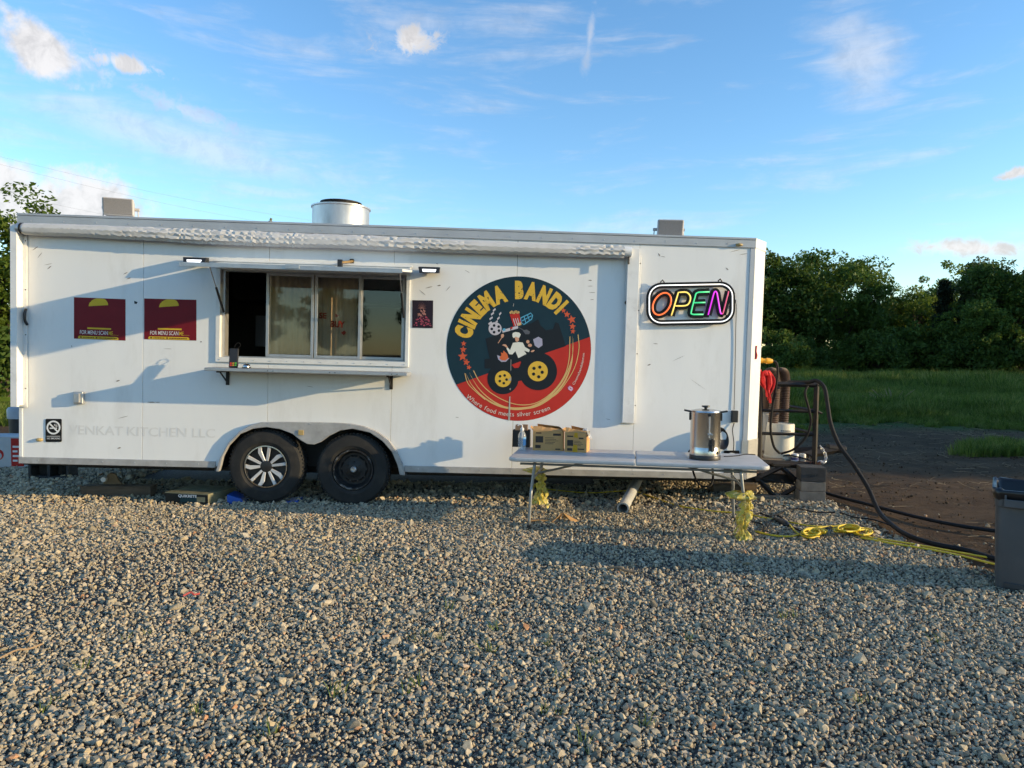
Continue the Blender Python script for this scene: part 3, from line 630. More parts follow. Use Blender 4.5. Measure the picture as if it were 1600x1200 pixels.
# round logo decal ----------------------------------------------------------
logo = wthing('round_logo_decal', 'big round teal and red vinyl logo reading CINEMA BANDI', 'decal', 810.6, 657)
LS = 260/1200
def lp(pts): return [(680+x*LS, 410+y*LS) for x, y in pts]
TEAL = flat('teal', (.009, .034, .052)); LRED = flat('logo_red', (.46, .032, .024)); NAVY = flat('navy_black', (.011, .017, .024)); LYEL = flat('logo_yellow', (.68, .43, .055)); LORG = flat('star_orange', (.58, .10, .045))
CREAMY = flat('swoosh', (.62, .42, .17)); SKIN = flat('skin', (.60, .33, .22)); LIL = flat('lilac', (.36, .36, .48)); CHEFW = flat('chef_white', (.70, .70, .64)); GREYP = flat('grey_print', (.10, .11, .13)); BLUEL = flat('film_blue', (.10, .38, .58)); PINK = flat('pink', (.50, .10, .30))
LC = (603, 622); LR = 521
full = circ(*LC, LR, 96)
WB().pprism(lp(full), .0005, .0016).put('teal_disc', TEAL, logo)
a_, b_ = Vector((145, 868)), Vector((1120, 530)); below = []
dline = lambda p: (b_.x-a_.x)*(p[1]-a_.y)-(b_.y-a_.y)*(p[0]-a_.x)
n96 = circ(*LC, LR-1, 192)
idx = [i for i, p in enumerate(n96) if dline(p) > 0]
st = [i for i in idx if (i-1) % 192 not in idx][0]; k = st
while dline(n96[k % 192]) > 0: below.append(n96[k % 192]); k += 1
WB().ppoly(lp(below), .0022).put('red_field', LRED, logo)
m = WB()
m.ppoly(lp([(362, 550), (480, 512), (600, 470), (700, 435), (742, 410), (760, 455), (800, 490), (850, 480), (868, 432), (890, 440), (942, 604), (800, 652), (700, 690), (620, 720), (430, 760), (395, 700)]), .0028)
m.ppoly(lp([(356, 697), (430, 690), (430, 765), (356, 765)]), .00295).ppoly(lp(circ(742, 785, 137, 48)), .0031).ppoly(lp(circ(489, 838, 113, 48)), .0031)
m.ppoly(lp([(555, 752), (640, 752), (640, 850), (600, 856), (570, 850)]), .00325); m.put('tractor_silhouette', NAVY, logo)
WB().ppoly(lp([(553, 737), (619, 712), (601, 760), (570, 762)]), .0037).put('red_notch', LRED, logo)
for (cx, cy, r, hs_) in ((740, 785, 72, [(755, 755), (713, 764), (772, 792), (710, 805), (747, 825)]), (490, 840, 59, [(501, 815), (468, 821), (515, 845), (466, 856), (495, 871)])):
    o = WB().ppoly(lp(circ(cx, cy, r, 40)), .0037).put('film_reel_disc', LYEL, logo); m = WB()
    for hx, hy in hs_: m.ppoly(lp(circ(hx, hy, r*.165, 14)), .0043)
    m.put('reel_holes', NAVY, logo, parent=o)
m = WB(); cs = lambda pts: lp([(p.x, p.y) for p in spline([(x, y, 0) for x, y in pts], 6)])
m.pstroke(cs([(218, 795), (265, 885), (340, 965), (430, 1022), (530, 1050), (640, 1052), (740, 1030), (840, 968), (920, 880), (968, 780), (990, 680), (988, 530)]), 3.6, .0024, .003, taper=True)
m.pstroke(cs([(243, 788), (300, 890), (370, 965), (460, 1025), (560, 1058), (680, 1045), (800, 985), (900, 880), (965, 760), (992, 650), (997, 545)]), 2.6, .0024, .0031, taper=True)
m.pstroke(cs([(276, 780), (320, 860), (400, 940), (520, 1005), (630, 1028), (740, 1008), (850, 930), (930, 820), (965, 700), (972, 535)]), 1.3, .0024, .0032)
m.pstroke(cs([(1030, 520), (1037, 620), (1012, 740), (960, 842), (880, 945), (780, 1005)]), 1.2, .0024, .0032)
m.pstroke(cs([(214, 800), (235, 870), (290, 930), (360, 990)]), 1.2, .0024, .0032); m.put('swoosh_lines', CREAMY, logo)
m = WB()
for (x, y, r) in ((205, 585, 21), (202, 628, 26), (198, 678, 36), (225, 720, 27), (243, 757, 20), (925, 347, 20), (950, 375, 26), (985, 412, 33), (990, 462, 26), (993, 497, 20)):
    ro = random.uniform(-.25, .25); m.ppoly(lp([(x+(r if i % 2 == 0 else r*.45)*math.sin(math.pi*i/5+ro), y-(r if i % 2 == 0 else r*.45)*math.cos(math.pi*i/5+ro)) for i in range(10)]), .0028)
m.put('stars', LORG, logo)
arcp = lambda a0, a1, r, cx=603, cy=622: lp([(cx+r*math.cos(R(a0+(a1-a0)*i/14)), cy-r*math.sin(R(a0+(a1-a0)*i/14))) for i in range(15)])
m = WB(); m.ptextpath('CINEMA', arcp(169.5, 102.5, 360), 112*LS, .0030, .075, .02); m.ptextpath('BANDI', arcp(95.0, 43.0, 372, 608, 625), 112*LS, .0030, .075, .02); m.put('title_lettering', LYEL, logo)
m = WB()
for i in range(110):
    a = R(random.uniform(44, 168)); r = random.uniform(365, 465); x, y = 603+r*math.cos(a), 622-r*math.sin(a); s_ = random.uniform(1.5, 5); m.ppoly(lp([(x-s_, y), (x, y-s_*.6), (x+s_*.8, y+s_*.3), (x, y+s_*.5)]), .0036)
m.put('title_wear', TEAL, logo)
m = WB(); m.ptextpath('Where food meets silver screen', lp([(220, 975), (300, 1032), (400, 1082), (520, 1108), (640, 1108), (740, 1092), (830, 1062)]), 32*LS, .0030, .004, .16); m.ptextpath('Cinemabandidenton', lp([(1003, 885), (1042, 805), (1066, 730), (1078, 655)]), 17*LS, .0030, .002, .14); m.put('tagline_lettering', flat('tagline', (.62, .58, .52)), logo)
WB().ppoly(lp([(955, 900), (970, 887), (993, 903), (996, 916), (981, 932), (958, 916)]), .0030).put('icon_square', PINK, logo)
m = WB(); m.pstroke(lp(circ(976, 909, 9, 12)), 3.5*LS, .0031, .0035, closed=True); m.pstroke(lp([(961, 902), (972, 893), (989, 905), (991, 915), (980, 925), (963, 913)]), 3*LS, .0031, .0035, closed=True); m.put('icon_outline', SIGNW, logo)
# the little pictures juggled above the chef
m = WB(); m.ppoly(lp(circ(432, 478, 47, 30)), .0034)
for (x, y, w) in ((395, 440, 26), (402, 405, 24), (412, 372, 22), (425, 345, 20), (440, 432, 20), (455, 405, 18), (468, 372, 16)): m.ppoly(lp([(x-w*.5, y), (x+w*.4, y-16), (x+w*.6, y-4), (x-w*.3, y+12)]), .0034)
m.ppoly(lp([(482, 488), (540, 472), (543, 492), (486, 507)]), .0034).ppoly(lp([(546, 470), (596, 457), (598, 476), (549, 490)]), .0034)
m.ppoly(lp([(560, 405), (566, 405), (583, 458), (577, 459)]), .0042).ppoly(lp([(575, 403), (581, 403), (598, 455), (592, 456)]), .0042).ppoly(lp([(590, 401), (596, 401), (610, 450), (605, 452)]), .0042); m.put('reel_and_clapper', flat('print_grey_white', (.52, .50, .55)), logo)
m = WB()
for (x, y) in ((425, 455), (458, 463), (460, 492), (425, 503), (408, 480)): m.ppoly(lp(circ(x, y, 10, 12)), .004)
m.put('reel_dots', NAVY, logo)
m = WB(); m.ppoly(lp([(538, 375), (605, 362), (622, 448), (566, 462)]), .0038).ppoly(lp([(542, 468), (560, 463), (556, 480), (545, 482)]), .004); m.put('popcorn_box', LRED, logo)
m = WB(); 
for i in range(8): m.ppoly(lp(circ(544+i*8, 362-5*math.sin(i*1.7)-i*.8, 9, 8)), .0044)
m.ppoly(lp([(588, 440), (620, 432), (622, 450), (600, 458)]), .0041); m.put('popcorn', CREAMY, logo)
m = WB(); m.pstroke(lp([(618, 400), (690, 365), (702, 382), (697, 408), (640, 448), (615, 430)]), 1.5, .0033, .0037, closed=True).pstroke(lp([(640, 390), (655, 440)]), 1.2, .0033, .0037).pstroke(lp([(665, 378), (680, 420)]), 1.2, .0033, .0037).pstroke(lp([(620, 425), (695, 385)]), 1.2, .0033, .0038).ppoly(lp([(487, 478), (505, 474), (508, 492), (489, 497)]), .0041); m.put('blue_film_strip', BLUEL, logo)
m = WB(); m.pstroke(lp([(600, 468), (640, 490)]), .9, .0033, .0037).ppoly(lp([(630, 490), (660, 484), (684, 500), (678, 518), (650, 518)]), .0037); m.put('ladle', GREYP, logo)
m = WB(); m.ppoly(lp([(475, 520), (492, 514), (497, 530), (488, 545), (474, 540)]), .0037).pstroke(lp([(482, 540), (453, 583)]), 1.0, .0033, .0038).ppoly(lp(circ(668, 572, 12, 12, 13)), .0037).ppoly(lp(circ(683, 598, 15, 12, 12)), .0037).ppoly(lp([(482, 596), (492, 590), (510, 592), (524, 610), (518, 618), (500, 604)]), .0037).ppoly(lp([(688, 640), (705, 632), (718, 632), (712, 643), (695, 648)]), .0037).ppoly(lp([(573, 538), (604, 540), (604, 562), (592, 574), (580, 568)]), .0037); m.put('skin_and_eggs', SKIN, logo)
m = WB(); m.ppoly(lp([(556, 522), (560, 508), (580, 502), (605, 506), (617, 518), (612, 532), (606, 544), (580, 536), (566, 546), (558, 536)]), .0039).ppoly(lp([(560, 580), (600, 574), (632, 578), (648, 610), (682, 630), (676, 648), (640, 636), (658, 660), (600, 690), (578, 640), (556, 664), (534, 662), (514, 622), (522, 612), (540, 632)]), .0036); m.put('chef', CHEFW, logo)
m = WB(); m.ppoly(lp([(706, 555), (745, 536), (772, 552), (774, 598), (745, 618), (718, 600)]), .0037).ppoly(lp([(446, 668), (500, 690), (535, 690), (510, 716), (478, 718), (455, 700)]), .0037); m.put('pots', LIL, logo)
WB().ppoly(lp([(462, 690), (478, 668), (474, 650), (490, 655), (492, 635), (508, 650), (520, 662), (528, 690), (505, 708), (480, 706)]), .0042).put('flames', flat('flame', (.62, .14, .05)), logo)
m = WB(); m.ppoly(lp([(565, 296), (568, 296), (565, 318), (561, 315)]), .0046).ppoly(lp([(545, 700), (548, 700), (547, 780), (544, 782)]), .0046).ppoly(lp([(536, 838), (548, 825), (548, 855), (538, 852), (525, 850)]), .0046).ppoly(lp([(534, 968), (542, 966), (540, 1138), (526, 1142), (530, 1060)]), .0046).ppoly(lp([(535, 915), (544, 905), (543, 922)]), .0046)
m.put('torn_vinyl', flat('torn', (.40, .38, .36)), logo)
# OPEN sign -----------------------------------------------------------------
osn = wthing('open_sign', 'light-up OPEN sign with coloured letters and white rounded border', 'sign', 1079, 507)
def op(pts): return [(1000+x/10, 430+y/10) for x, y in pts]
def rrect(x0, y0, x1, y1, r, n=8):
    o = []
    for cx, cy, a0 in ((x1-r, y0+r, -90), (x1-r, y1-r, 0), (x0+r, y1-r, 90), (x0+r, y0+r, 180)):
        o += [(cx+r*math.cos(R(a0+90*i/n)), cy+r*math.sin(R(a0+90*i/n))) for i in range(n+1)]
    return o
skew = lambda pts: [(x, y-.018*(x-790)) for x, y in pts]
WB().pstroke(op(skew(rrect(145, 150, 1445, 735, 190))), 8.8, .034, .050, closed=True).put('border', SIGNB, osn, bev=.002)
Opath = [(342+137*math.cos(t)+.27*(172*math.sin(t)), 440-172*math.sin(t)) for t in [2*math.pi*i/36 for i in range(36)]]
sp2 = lambda pts, k=5: [(p.x, p.y) for p in spline([(x, y, 0) for x, y in pts], k)]
Ppath = [(490, 625), (520, 530), (555, 410), (600, 265)]+sp2([(600, 265), (720, 265), (775, 310), (787, 375), (755, 450), (690, 476), (555, 476)], 4)[1:]
E1 = [(1085, 265), (920, 268)]+sp2([(920, 268), (880, 285), (862, 330), (800, 570), (808, 605), (840, 615)], 4)[1:]+[(990, 616)]; E2 = [(842, 432), (1020, 430)]
N1 = [(1065, 625)]+sp2([(1150, 300), (1165, 268), (1185, 262), (1203, 290)], 4)+[(1252, 575)]+sp2([(1252, 575), (1262, 605), (1278, 612)], 3)[1:]; N2 = [(1278, 612)]+sp2([(1288, 608), (1302, 585), (1385, 262)], 4)
m = WB(); m.pstroke(op(skew(Opath)), 11, .036, .048, closed=True)
for q_, e in ((Ppath, .0002), (E1, .0004), (E2, .0006), (N1+N2[1:], .0008)): m.pstroke(op(skew(q_)), 11, .036+e, .048+e)
for a, b in (((160, 380), (260, 400)), ((430, 330), (560, 330)), ((760, 620), (1080, 640)), ((1380, 300), (1450, 330)), ((150, 560), (230, 590)), ((440, 600), (480, 610)), ((1340, 650), (1430, 690)), ((1100, 300), (1130, 310))): m.pstroke(op(skew([a, b])), 5, .037, .0465)
m.put('letter_backing', SIGNB, osn)
def neon(name, path, col, st, closed=False, rad=.0075):
    P = [W(x, y, .053) for x, y in op(skew(path))]
    if closed: P.append(P[0])
    mm = mat('neon_'+name, tuple(min(1, c*.8) for c in col), .4, emit=col, estr=st); m = WB().tube(P, rad, 8); return m.put('neon_tube', mm, osn, smooth=True)
neon('white', rrect(145, 150, 1445, 735, 190), (1, 1, 1), .5, True, .0056)
neon('orange', Opath, (1.0, .17, .045), .42, True, .0078)
neon('yellow', Ppath, (1.0, .72, .16), .42, rad=.007); neon('green', E1, (.06, .62, .24), .45, rad=.007); neon('green', E2, (.06, .62, .24), .45, rad=.007); neon('magenta', N1, (.72, .04, .78), .45, rad=.007); neon('rose', N2, (.66, .10, .20), .35, rad=.0062)
m = WB()
for x in (350, 1250): p = W(1000+x/10, 439-.018*(x-790)/10, .04); m.tube([p+Vector((-.02, .0, -.01)), p+Vector((0, -.005, .014)), p+Vector((.02, 0, -.01))], .007, 6)
m.put('hanging_clip', BLACK, osn)
m = WB(); wbox(m, 1146, 468, 1150, 473, .02, .045); m.put('switch_box', BLACK, osn)
for x, y in ((330, 160), (1250, 145), (330, 730), (1250, 720)):
    p = W(1000+x/10, 430+y/10, 0); WB().tube([(p.x, -.0005, p.z), (p.x, -.0345, p.z)], .008, 10).put('standoff', ALU, osn)
pc = wthing('power_cable', 'thin black cable with adapter box running down from the OPEN sign', 'cable', 1146, 700)
m = WB().tube(spline([W(1149, 472, .03), W(1150.5, 480, .015), W(1149.5, 520, .008), W(1148.5, 580, .008), W(1147, 640, .01)], 8), .0032, 6); m.put('cord', BLKCORD, pc)
m = WB().tube(spline([W(1147, 661, .012), W(1144.5, 672, .02), W(1146.5, 690, .018), W(1146, 708, .02)], 6), .0045, 6); m.put('cord', BLKCORD, pc)
m = WB(); wbox(m, 1142, 641, 1150.5, 659.5, .004, .05, at=.0); m.put('adapter', BLACK, pc, bev=.004)
# floodlights ---------------------------------------------------------------
LED = mat('led_panel', (.9, .9, .9), .4, emit=(.95, .97, 1.0), estr=.75)
def flood(px0, py0, px1, py1, label):
    t = wthing('floodlight', label, 'floodlight', (px0+px1)/2, py1, 'lit floodlights above the window')
    a, b = W(px0, py0, .13), W(px1, py1, .13); m = WB(); dz = .05
    y0, y1 = -.03, -.15; zt, zb = a.z, b.z
    m.add([(a.x+.012, y0, zt+.012), (b.x-.012, y0, zt+.012), (b.x-.012, y0, zb+.014), (a.x+.012, y0, zb+.014), (a.x, y1+.02, zt), (b.x, y1+.02, zt), (b.x-.012, y1, zb), (a.x+.012, y1, zb)], [(0, 1, 2, 3), (7, 6, 5, 4), (0, 4, 5, 1), (1, 5, 6, 2), (2, 6, 7, 3), (3, 7, 4, 0)])
    m.put('housing', BLACK, t, bev=.004)
    m = WB(); w = b.x-a.x; f = lambda u, v: Vector((a.x+.012*v+u*(w-.024*v), y1+.02*(1-v), zt+(zb-zt)*v))+Vector((0, -.0022, -.0008))
    m.poly([f(.17, .36), f(.83, .36), f(.80, .80), f(.19, .80)]); m.put('led_panel', LED, t)
    c = (a.x+b.x)/2; WB().box(c-.02, c+.02, -.03, -.0005, zb+.02, zt-.005).put('mount', BLACK, t)
flood(285.5, 401.5, 322.5, 413, 'lit black floodlight above the poster end of the hatch')
flood(653.5, 416.5, 688, 427.5, 'lit black floodlight between the window and the round logo')
# small camera over the hatch
t = wthing('security_camera', 'small black camera with brass bracket above the serving hatch', 'camera', 540, 419)
m = WB(); wbox(m, 527, 405, 534.5, 420, .09, .13); m.put('camera_body', BLACK, t, bev=.006)
m = WB().tube([W(534, 410, .11), W(545, 409, .06), W(552, 408, .002)], .013, 8); m.put('bracket_arm', mat('brass', (.30, .2, .09), .45, .6), t); m = WB(); wbox(m, 547, 405, 553, 411.5, .0005, .02, at=0); m.put('wall_plate', BLACK, t)
# picture
t = wthing('floral_picture', 'small dark picture of pink and red flowers beside the window', 'picture', 660, 512)
m = WB(); m.pprism([(644.3, 469), (676.8, 469.5), (676.2, 512.5), (644, 512)], .0005, .006); m.put('panel', flat('picture_ground', (.022, .016, .028)), t)
m1, m2, m3 = WB(), WB(), WB()
for i in range(13):
    a = R(90+(i-6)*13); r = 13*(1-.03*abs(i-6)); x, y = 659.3, 484; m1.ppoly([(x+math.cos(a+.1)*2, y-math.sin(a+.1)*2), (x+math.cos(a)*r*.75, y-math.sin(a)*r-1.0), (x+math.cos(a-.1)*2, y-math.sin(a-.1)*2)], .0065+.0001*i)
for i in range(70):
    y = 484+25*random.random()**.7; sp_ = 3+(y-484)*.45; x = 659.5+random.choice((-1, 1))*random.random()*min(sp_, 14.5); s_ = random.uniform(.6, 1.9); q_ = [(x+s_*math.cos(a+i), y+s_*.8*math.sin(a+i)) for a in (0, 1.1, 2.3, 3.3, 4.4, 5.4)]
    q_ = [(min(676, max(645, u)), min(511.5, v)) for u, v in q_]
    (m1 if y < 494 else (m2 if random.random() < .55 else m3)).ppoly(q_, .0068+.00003*i)
m1.put('pale_blooms', flat('bloom_pale', (.42, .20, .17)), t); m2.put('pink_blooms', flat('bloom_pink', (.40, .07, .12)), t); m3.put('red_blooms', flat('bloom_dark', (.22, .06, .09)), t)
# roof things ---------------------------------------------------------------
def speaker(pxl, pyt, pxr, pyb, d, yaw, label):
    a, b = W(pxl, pyb, -d), W(pxr, pyt, -d); w = b.x-a.x; h = WZ(pxl, pyt, -d)-WZ(pxl, pyb, -d)
    t = thing('outdoor_speaker', label, 'speaker', group='speakers on the trailer roof'); t.matrix_world = TM @ Matrix.Translation(((a.x+b.x)/2, d, TH+.031)) @ Matrix.Rotation(yaw, 4, 'Z')
    zb_ = W(pxl, pyb, -d).z-TH-.031; zb_ = max(zb_, .02)
    prof = [(-.02, 0), (.10, .05), (.16, .12)]  # depth grows to the back
    m = MB(); y0, y1 = -.10, .10
    pl = [(-w/2, y0), (w/2, y0), (w/2*.72, y1), (-w/2*.72, y1)]
    vb = [Vector((x, y+(.0), zb_)) for x, y in pl]; vt = [Vector((x, y-(.03 if y < 0 else 0), zb_+h)) for x, y in pl]
    m.add(vb+vt, [(0, 1, 2, 3), (7, 6, 5, 4), (0, 4, 5, 1), (1, 5, 6, 2), (2, 6, 7, 3), (3, 7, 4, 0)]); bod = m.build('cabinet', SPEAKM, t, bev=.018, seg=3)
    m = MB(); m.add([Vector((-w/2+.016, y0-.004, zb_+.012)), Vector((w/2-.016, y0-.004, zb_+.012)), Vector((w/2-.016, y0-.034, zb_+h-.012)), Vector((-w/2+.016, y0-.034, zb_+h-.012)), Vector((-w/2+.016, y0+.01, zb_+.012)), Vector((w/2-.016, y0+.01, zb_+.012)), Vector((w/2-.016, y0-.02, zb_+h-.012)), Vector((-w/2+.016, y0-.02, zb_+h-.012))], [(0, 1, 2, 3), (7, 6, 5, 4), (0, 4, 5, 1), (1, 5, 6, 2), (2, 6, 7, 3), (3, 7, 4, 0)]); m.build('grille', GRILLE, t, bev=.004)
    MB().tube(spline([(-w/2-.012, 0, zb_+h*.5), (-w/2-.012, 0, .012), (-w/2+.04, 0, .004), (w/2-.04, 0, .004), (w/2+.012, 0, .012), (w/2+.012, 0, zb_+h*.5)], 5), .006, 6).build('bracket', SPEAKM, t)
    for s_ in (-1, 1): MB().tube([(s_*(w/2-.02), 0, zb_+h*.5), (s_*(w/2+.025), 0, zb_+h*.5)], .016, 12).build('knob', SPEAKM, t)
speaker(166, 312, 212, 339, .32, R(13), 'white outdoor speaker on the roof above the menu posters')
speaker(1024, 345.5, 1066, 371, .32, R(-5), 'grey outdoor speaker on the roof above the OPEN sign')
vp = W(532.5, 350, -.85); vr = (WX(577, 345, -.85)-WX(488, 345, -.85))/2; MV = Matrix.Translation((vp.x, .85, 0))
zt = WZ(532, 326, -.85)
vent = tpart(MB().lathe([(vr*.98, TH+.031), (vr*.985, zt-.012), (vr*1.03, zt-.006), (vr*1.03, zt+.008), (vr*.96, zt+.012), (vr*.70, zt+.010), (vr*.70, TH+.1)], 56, MV, wob=lambda a, z: 1+.004*math.sin(7*a)), 'roof_exhaust_fan', GALV, smooth=True, auto=35)
tpart(MB().lathe([(vr*.69, zt-.1), (vr*.69, zt+.045), (vr*.72, zt+.05), (vr*.72, zt+.062), (vr*.66, zt+.066), (vr*.60, zt+.04), (.02, zt+.03), (.001, zt+.03)], 48, MV), 'fan_cap', DARKSTEEL, vent, smooth=True, auto=35)
m = MB(); q = W(444, 350, -.6)
g0 = W(430, 346, -.6); tpart(MB().box(g0.x-.0, g0.x+.17, .58, .64, TH+.031, TH+.052), 'gas_manifold', DARKSTEEL)
for px, h_, r_ in ((412.5, .035, .006), (422.5, .11, .022), (437, .07, .008), (442.5, .055, .012)):
    b_ = WX(px, 346, -.6); m = MB().tube([(b_, .6, TH+.031), (b_, .6, TH+.035+h_)], r_, 8); m.tube([(b_, .6, TH+.04+h_), (b_+.01, .6, TH+.065+h_)], r_*.6, 8); tpart(m, 'gas_fitting', mat('brassy', (.16, .14, .06), .5, .4) if r_ > .02 else DARKSTEEL)

# ------------------------------------------------------------------ folding table
TZ = .622; TC = Vector((1.116, 6.36, 0)); TA = R(-9.5); tl, tw = 1.10, .37
table = thing('folding_table', 'grey plastic folding table standing along the trailer wall', 'table', (TC.x, TC.y, 0), (0, 0, TA))
TMW = Matrix.Translation(TC) @ Matrix.Rotation(TA, 4, 'Z'); TMI = TMW.inverted()
def tabletop(x0, x1, rl, rr):
    pts = []
    for cx, cy, a0, r in ((x1-rr, -tw+rr, -90, rr), (x1-rr, tw-rr, 0, rr), (x0+rl, tw-rl, 90, rl), (x0+rl, -tw+rl, 180, rl)):
        pts += [(cx+r*math.cos(R(a0+90*i/6)), cy+r*math.sin(R(a0+90*i/6))) for i in range(7)] if r > .02 else [(cx+(r if a0 in (-90, 0) else -r), cy+(r if a0 in (0, 90) else -r))]
    MB().prism(pts, TZ-.036, TZ, lambda x, y, z: Vector((x, y, z))).build('table_top', TABLEM, table, bev=.012, seg=3)
tabletop(-tl, -.003, .07, .004); tabletop(.003, tl, .004, .07)
for s in (-1, 1):
    lx = s*.90
    for q in (-1, 1):
        y0 = q*.30; MB().tube(spline([(lx-s*.03, y0, TZ-.046), (lx-s*.005, y0+q*.01, .36), (lx+s*.0, y0+q*.03, .28), (lx+s*.012, y0+q*.045, .012)], 5), .014, 10).build('leg', LEGM, table, smooth=True)
        MB().tube([(lx+s*.012, y0+q*.045, -.004), (lx+s*.012, y0+q*.045, .03)], .0175, 10).build('foot_cap', BLACK, table)
    MB().tube([(lx-s*.015, -.30, .43), (lx-s*.015, .30, .43)], .010, 8).build('crossbar', LEGM, table)
    MB().tube([(lx-s*.015, 0, .43), (s*.34, 0, TZ-.05)], .010, 8).build('brace', LEGM, table)
    MB().box(s*.30-.03, s*.30+.03, -.06, .06, TZ-.058, TZ-.0455).build('brace_bracket', LEGM, table)
MB().tube([(-1.0, -.3, TZ-.06), (1.0, -.3, TZ-.06)], .011, 6).tube([(-1.0, .3, TZ-.06), (1.0, .3, TZ-.06)], .011, 6).build('rail', LEGM, table)

def on_table(px, py): return PZ(px, py, TZ)
# coffee urn
u = on_table(1106, 719.5)+Vector((0, .10, 0)); ur = .130; uh = .415
urn = thing('coffee_urn', 'stainless steel coffee urn with black tap and handles on the table', 'urn', u, (0, 0, R(-14)))
MB().lathe([(ur*1.02, .001), (ur*1.03, .012), (ur*1.02, .035), (ur*.99, .04)], 48).build('base_ring', BLACK, urn, smooth=True, auto=35)
MB().lathe([(ur*.985, .04), (ur*.985, .105), (ur*.972, .108), (ur*.972, .111), (ur*.985, .113), (ur*.985, uh-.008), (ur*1.0, uh-.004), (ur*1.0, uh)], 64).build('body', STEEL, urn, smooth=True, auto=35)
MB().lathe([(ur*.99, uh), (ur*.96, uh+.012), (ur*.6, uh+.022), (.02, uh+.026), (.001, uh+.026)], 48).build('lid', STEEL, urn, smooth=True, auto=35)
MB().lathe([(.012, uh+.026), (.014, uh+.036), (.036, uh+.044), (.034, uh+.054), (.001, uh+.056)], 24).build('lid_knob', BLACK, urn, smooth=True, auto=35)
for s in (-1, 1):
    x = s*ur; MB().box(min(x*.93, x*1.08), max(x*.93, x*1.08), -.022, .022, uh-.075, uh-.01).add([Vector((x*.93, -.03, uh-.009)), Vector((x*1.42, -.034, uh+.004)), Vector((x*1.42, .034, uh+.004)), Vector((x*.93, .03, uh-.009)), Vector((x*.93, -.03, uh+.006)), Vector((x*1.42, -.034, uh+.016)), Vector((x*1.42, .034, uh+.016)), Vector((x*.93, .03, uh+.006))], [(0, 1, 2, 3), (7, 6, 5, 4), (0, 4, 5, 1), (1, 5, 6, 2), (2, 6, 7, 3), (3, 7, 4, 0)]).build('handle', BLACK, urn, bev=.004)
fx = .055; fy = -math.sqrt((ur*.985)**2-fx**2)
MB().box(fx-.022, fx+.022, fy-.016, fy+.012, .085, .185).build('tap_plate', BLACK, urn, bev=.006)
tap = MB().tube([(fx, fy-.016, .14), (fx, fy-.055, .138)], .014, 12).tube([(fx, fy-.048, .14), (fx, fy-.052, .085)], .011, 12).build('tap', BLACK, urn, smooth=True, auto=40)
MB().tube([(fx, fy-.045, .15), (fx, fy-.052, .20)], .009, 8).build('tap_lever', BLACK, urn)
gx = .032; gy = -math.sqrt((ur*.985)**2-gx**2)-.012
MB().tube([(gx, gy, .20), (gx, gy, .39)], .006, 10).build('gauge_tube', CLEAR, urn); MB().box(gx-.013, gx+.013, gy-.008, gy+.014, .385, .405).build('gauge_cap', BLACK, urn, bev=.003); MB().box(gx-.014, gx+.03, gy-.006, gy+.012, .225, .234).build('gauge_bracket', ALU, urn)
ax_ = .098; ay = -math.sqrt((ur*.985)**2-ax_**2); MB().box(ax_-.008, ax_+.01, ay-.006, ay+.01, .055, .08).build('switch', BLACK, urn)
# black bowl leaning behind the urn
MBm = Matrix.Translation(on_table(1132, 702)+Vector((.035, .25, .075))) @ Matrix.Rotation(R(72), 4, 'X') @ Matrix.Rotation(R(35), 4, 'Y')
tag(MB().lathe([(.001, -.05), (.06, -.048), (.10, -.02), (.115, .01), (.112, .012), (.095, -.016), (.055, -.042), (.001, -.044)], 40, MBm).build('bowl', BLACK, None, smooth=True, auto=50), 'black bowl leaning behind the coffee urn', 'bowl')
# urn cord hanging under the table
tag(MB().tube(spline([u+Vector((-.02, .12, .03)), u+Vector((-.03, .42, .01)), u+Vector((-.02, .40, -.10)), u+Vector((.03, .33, -.27)), u+Vector((.12, .3, -.30)), u+Vector((.17, .33, -.24)), u+Vector((.18, .42, -.05))], 7), .010, 8).build('drooping_cable', BLKCORD, None, smooth=True), 'thick black cable drooping below the table behind the urn', 'cable')
tag(MB().tube(spline([on_table(1131, 714)+Vector((0, 0, .005)), on_table(1150, 713)+Vector((0, 0, .005)), on_table(1165, 710.5)+Vector((0, 0, .005)), on_table(1180, 711)+Vector((0, 0, .004))], 6), .004, 6).build('urn_cord', BLKCORD, None, smooth=True), 'thin cord lying on the table top beside the urn', 'cord')
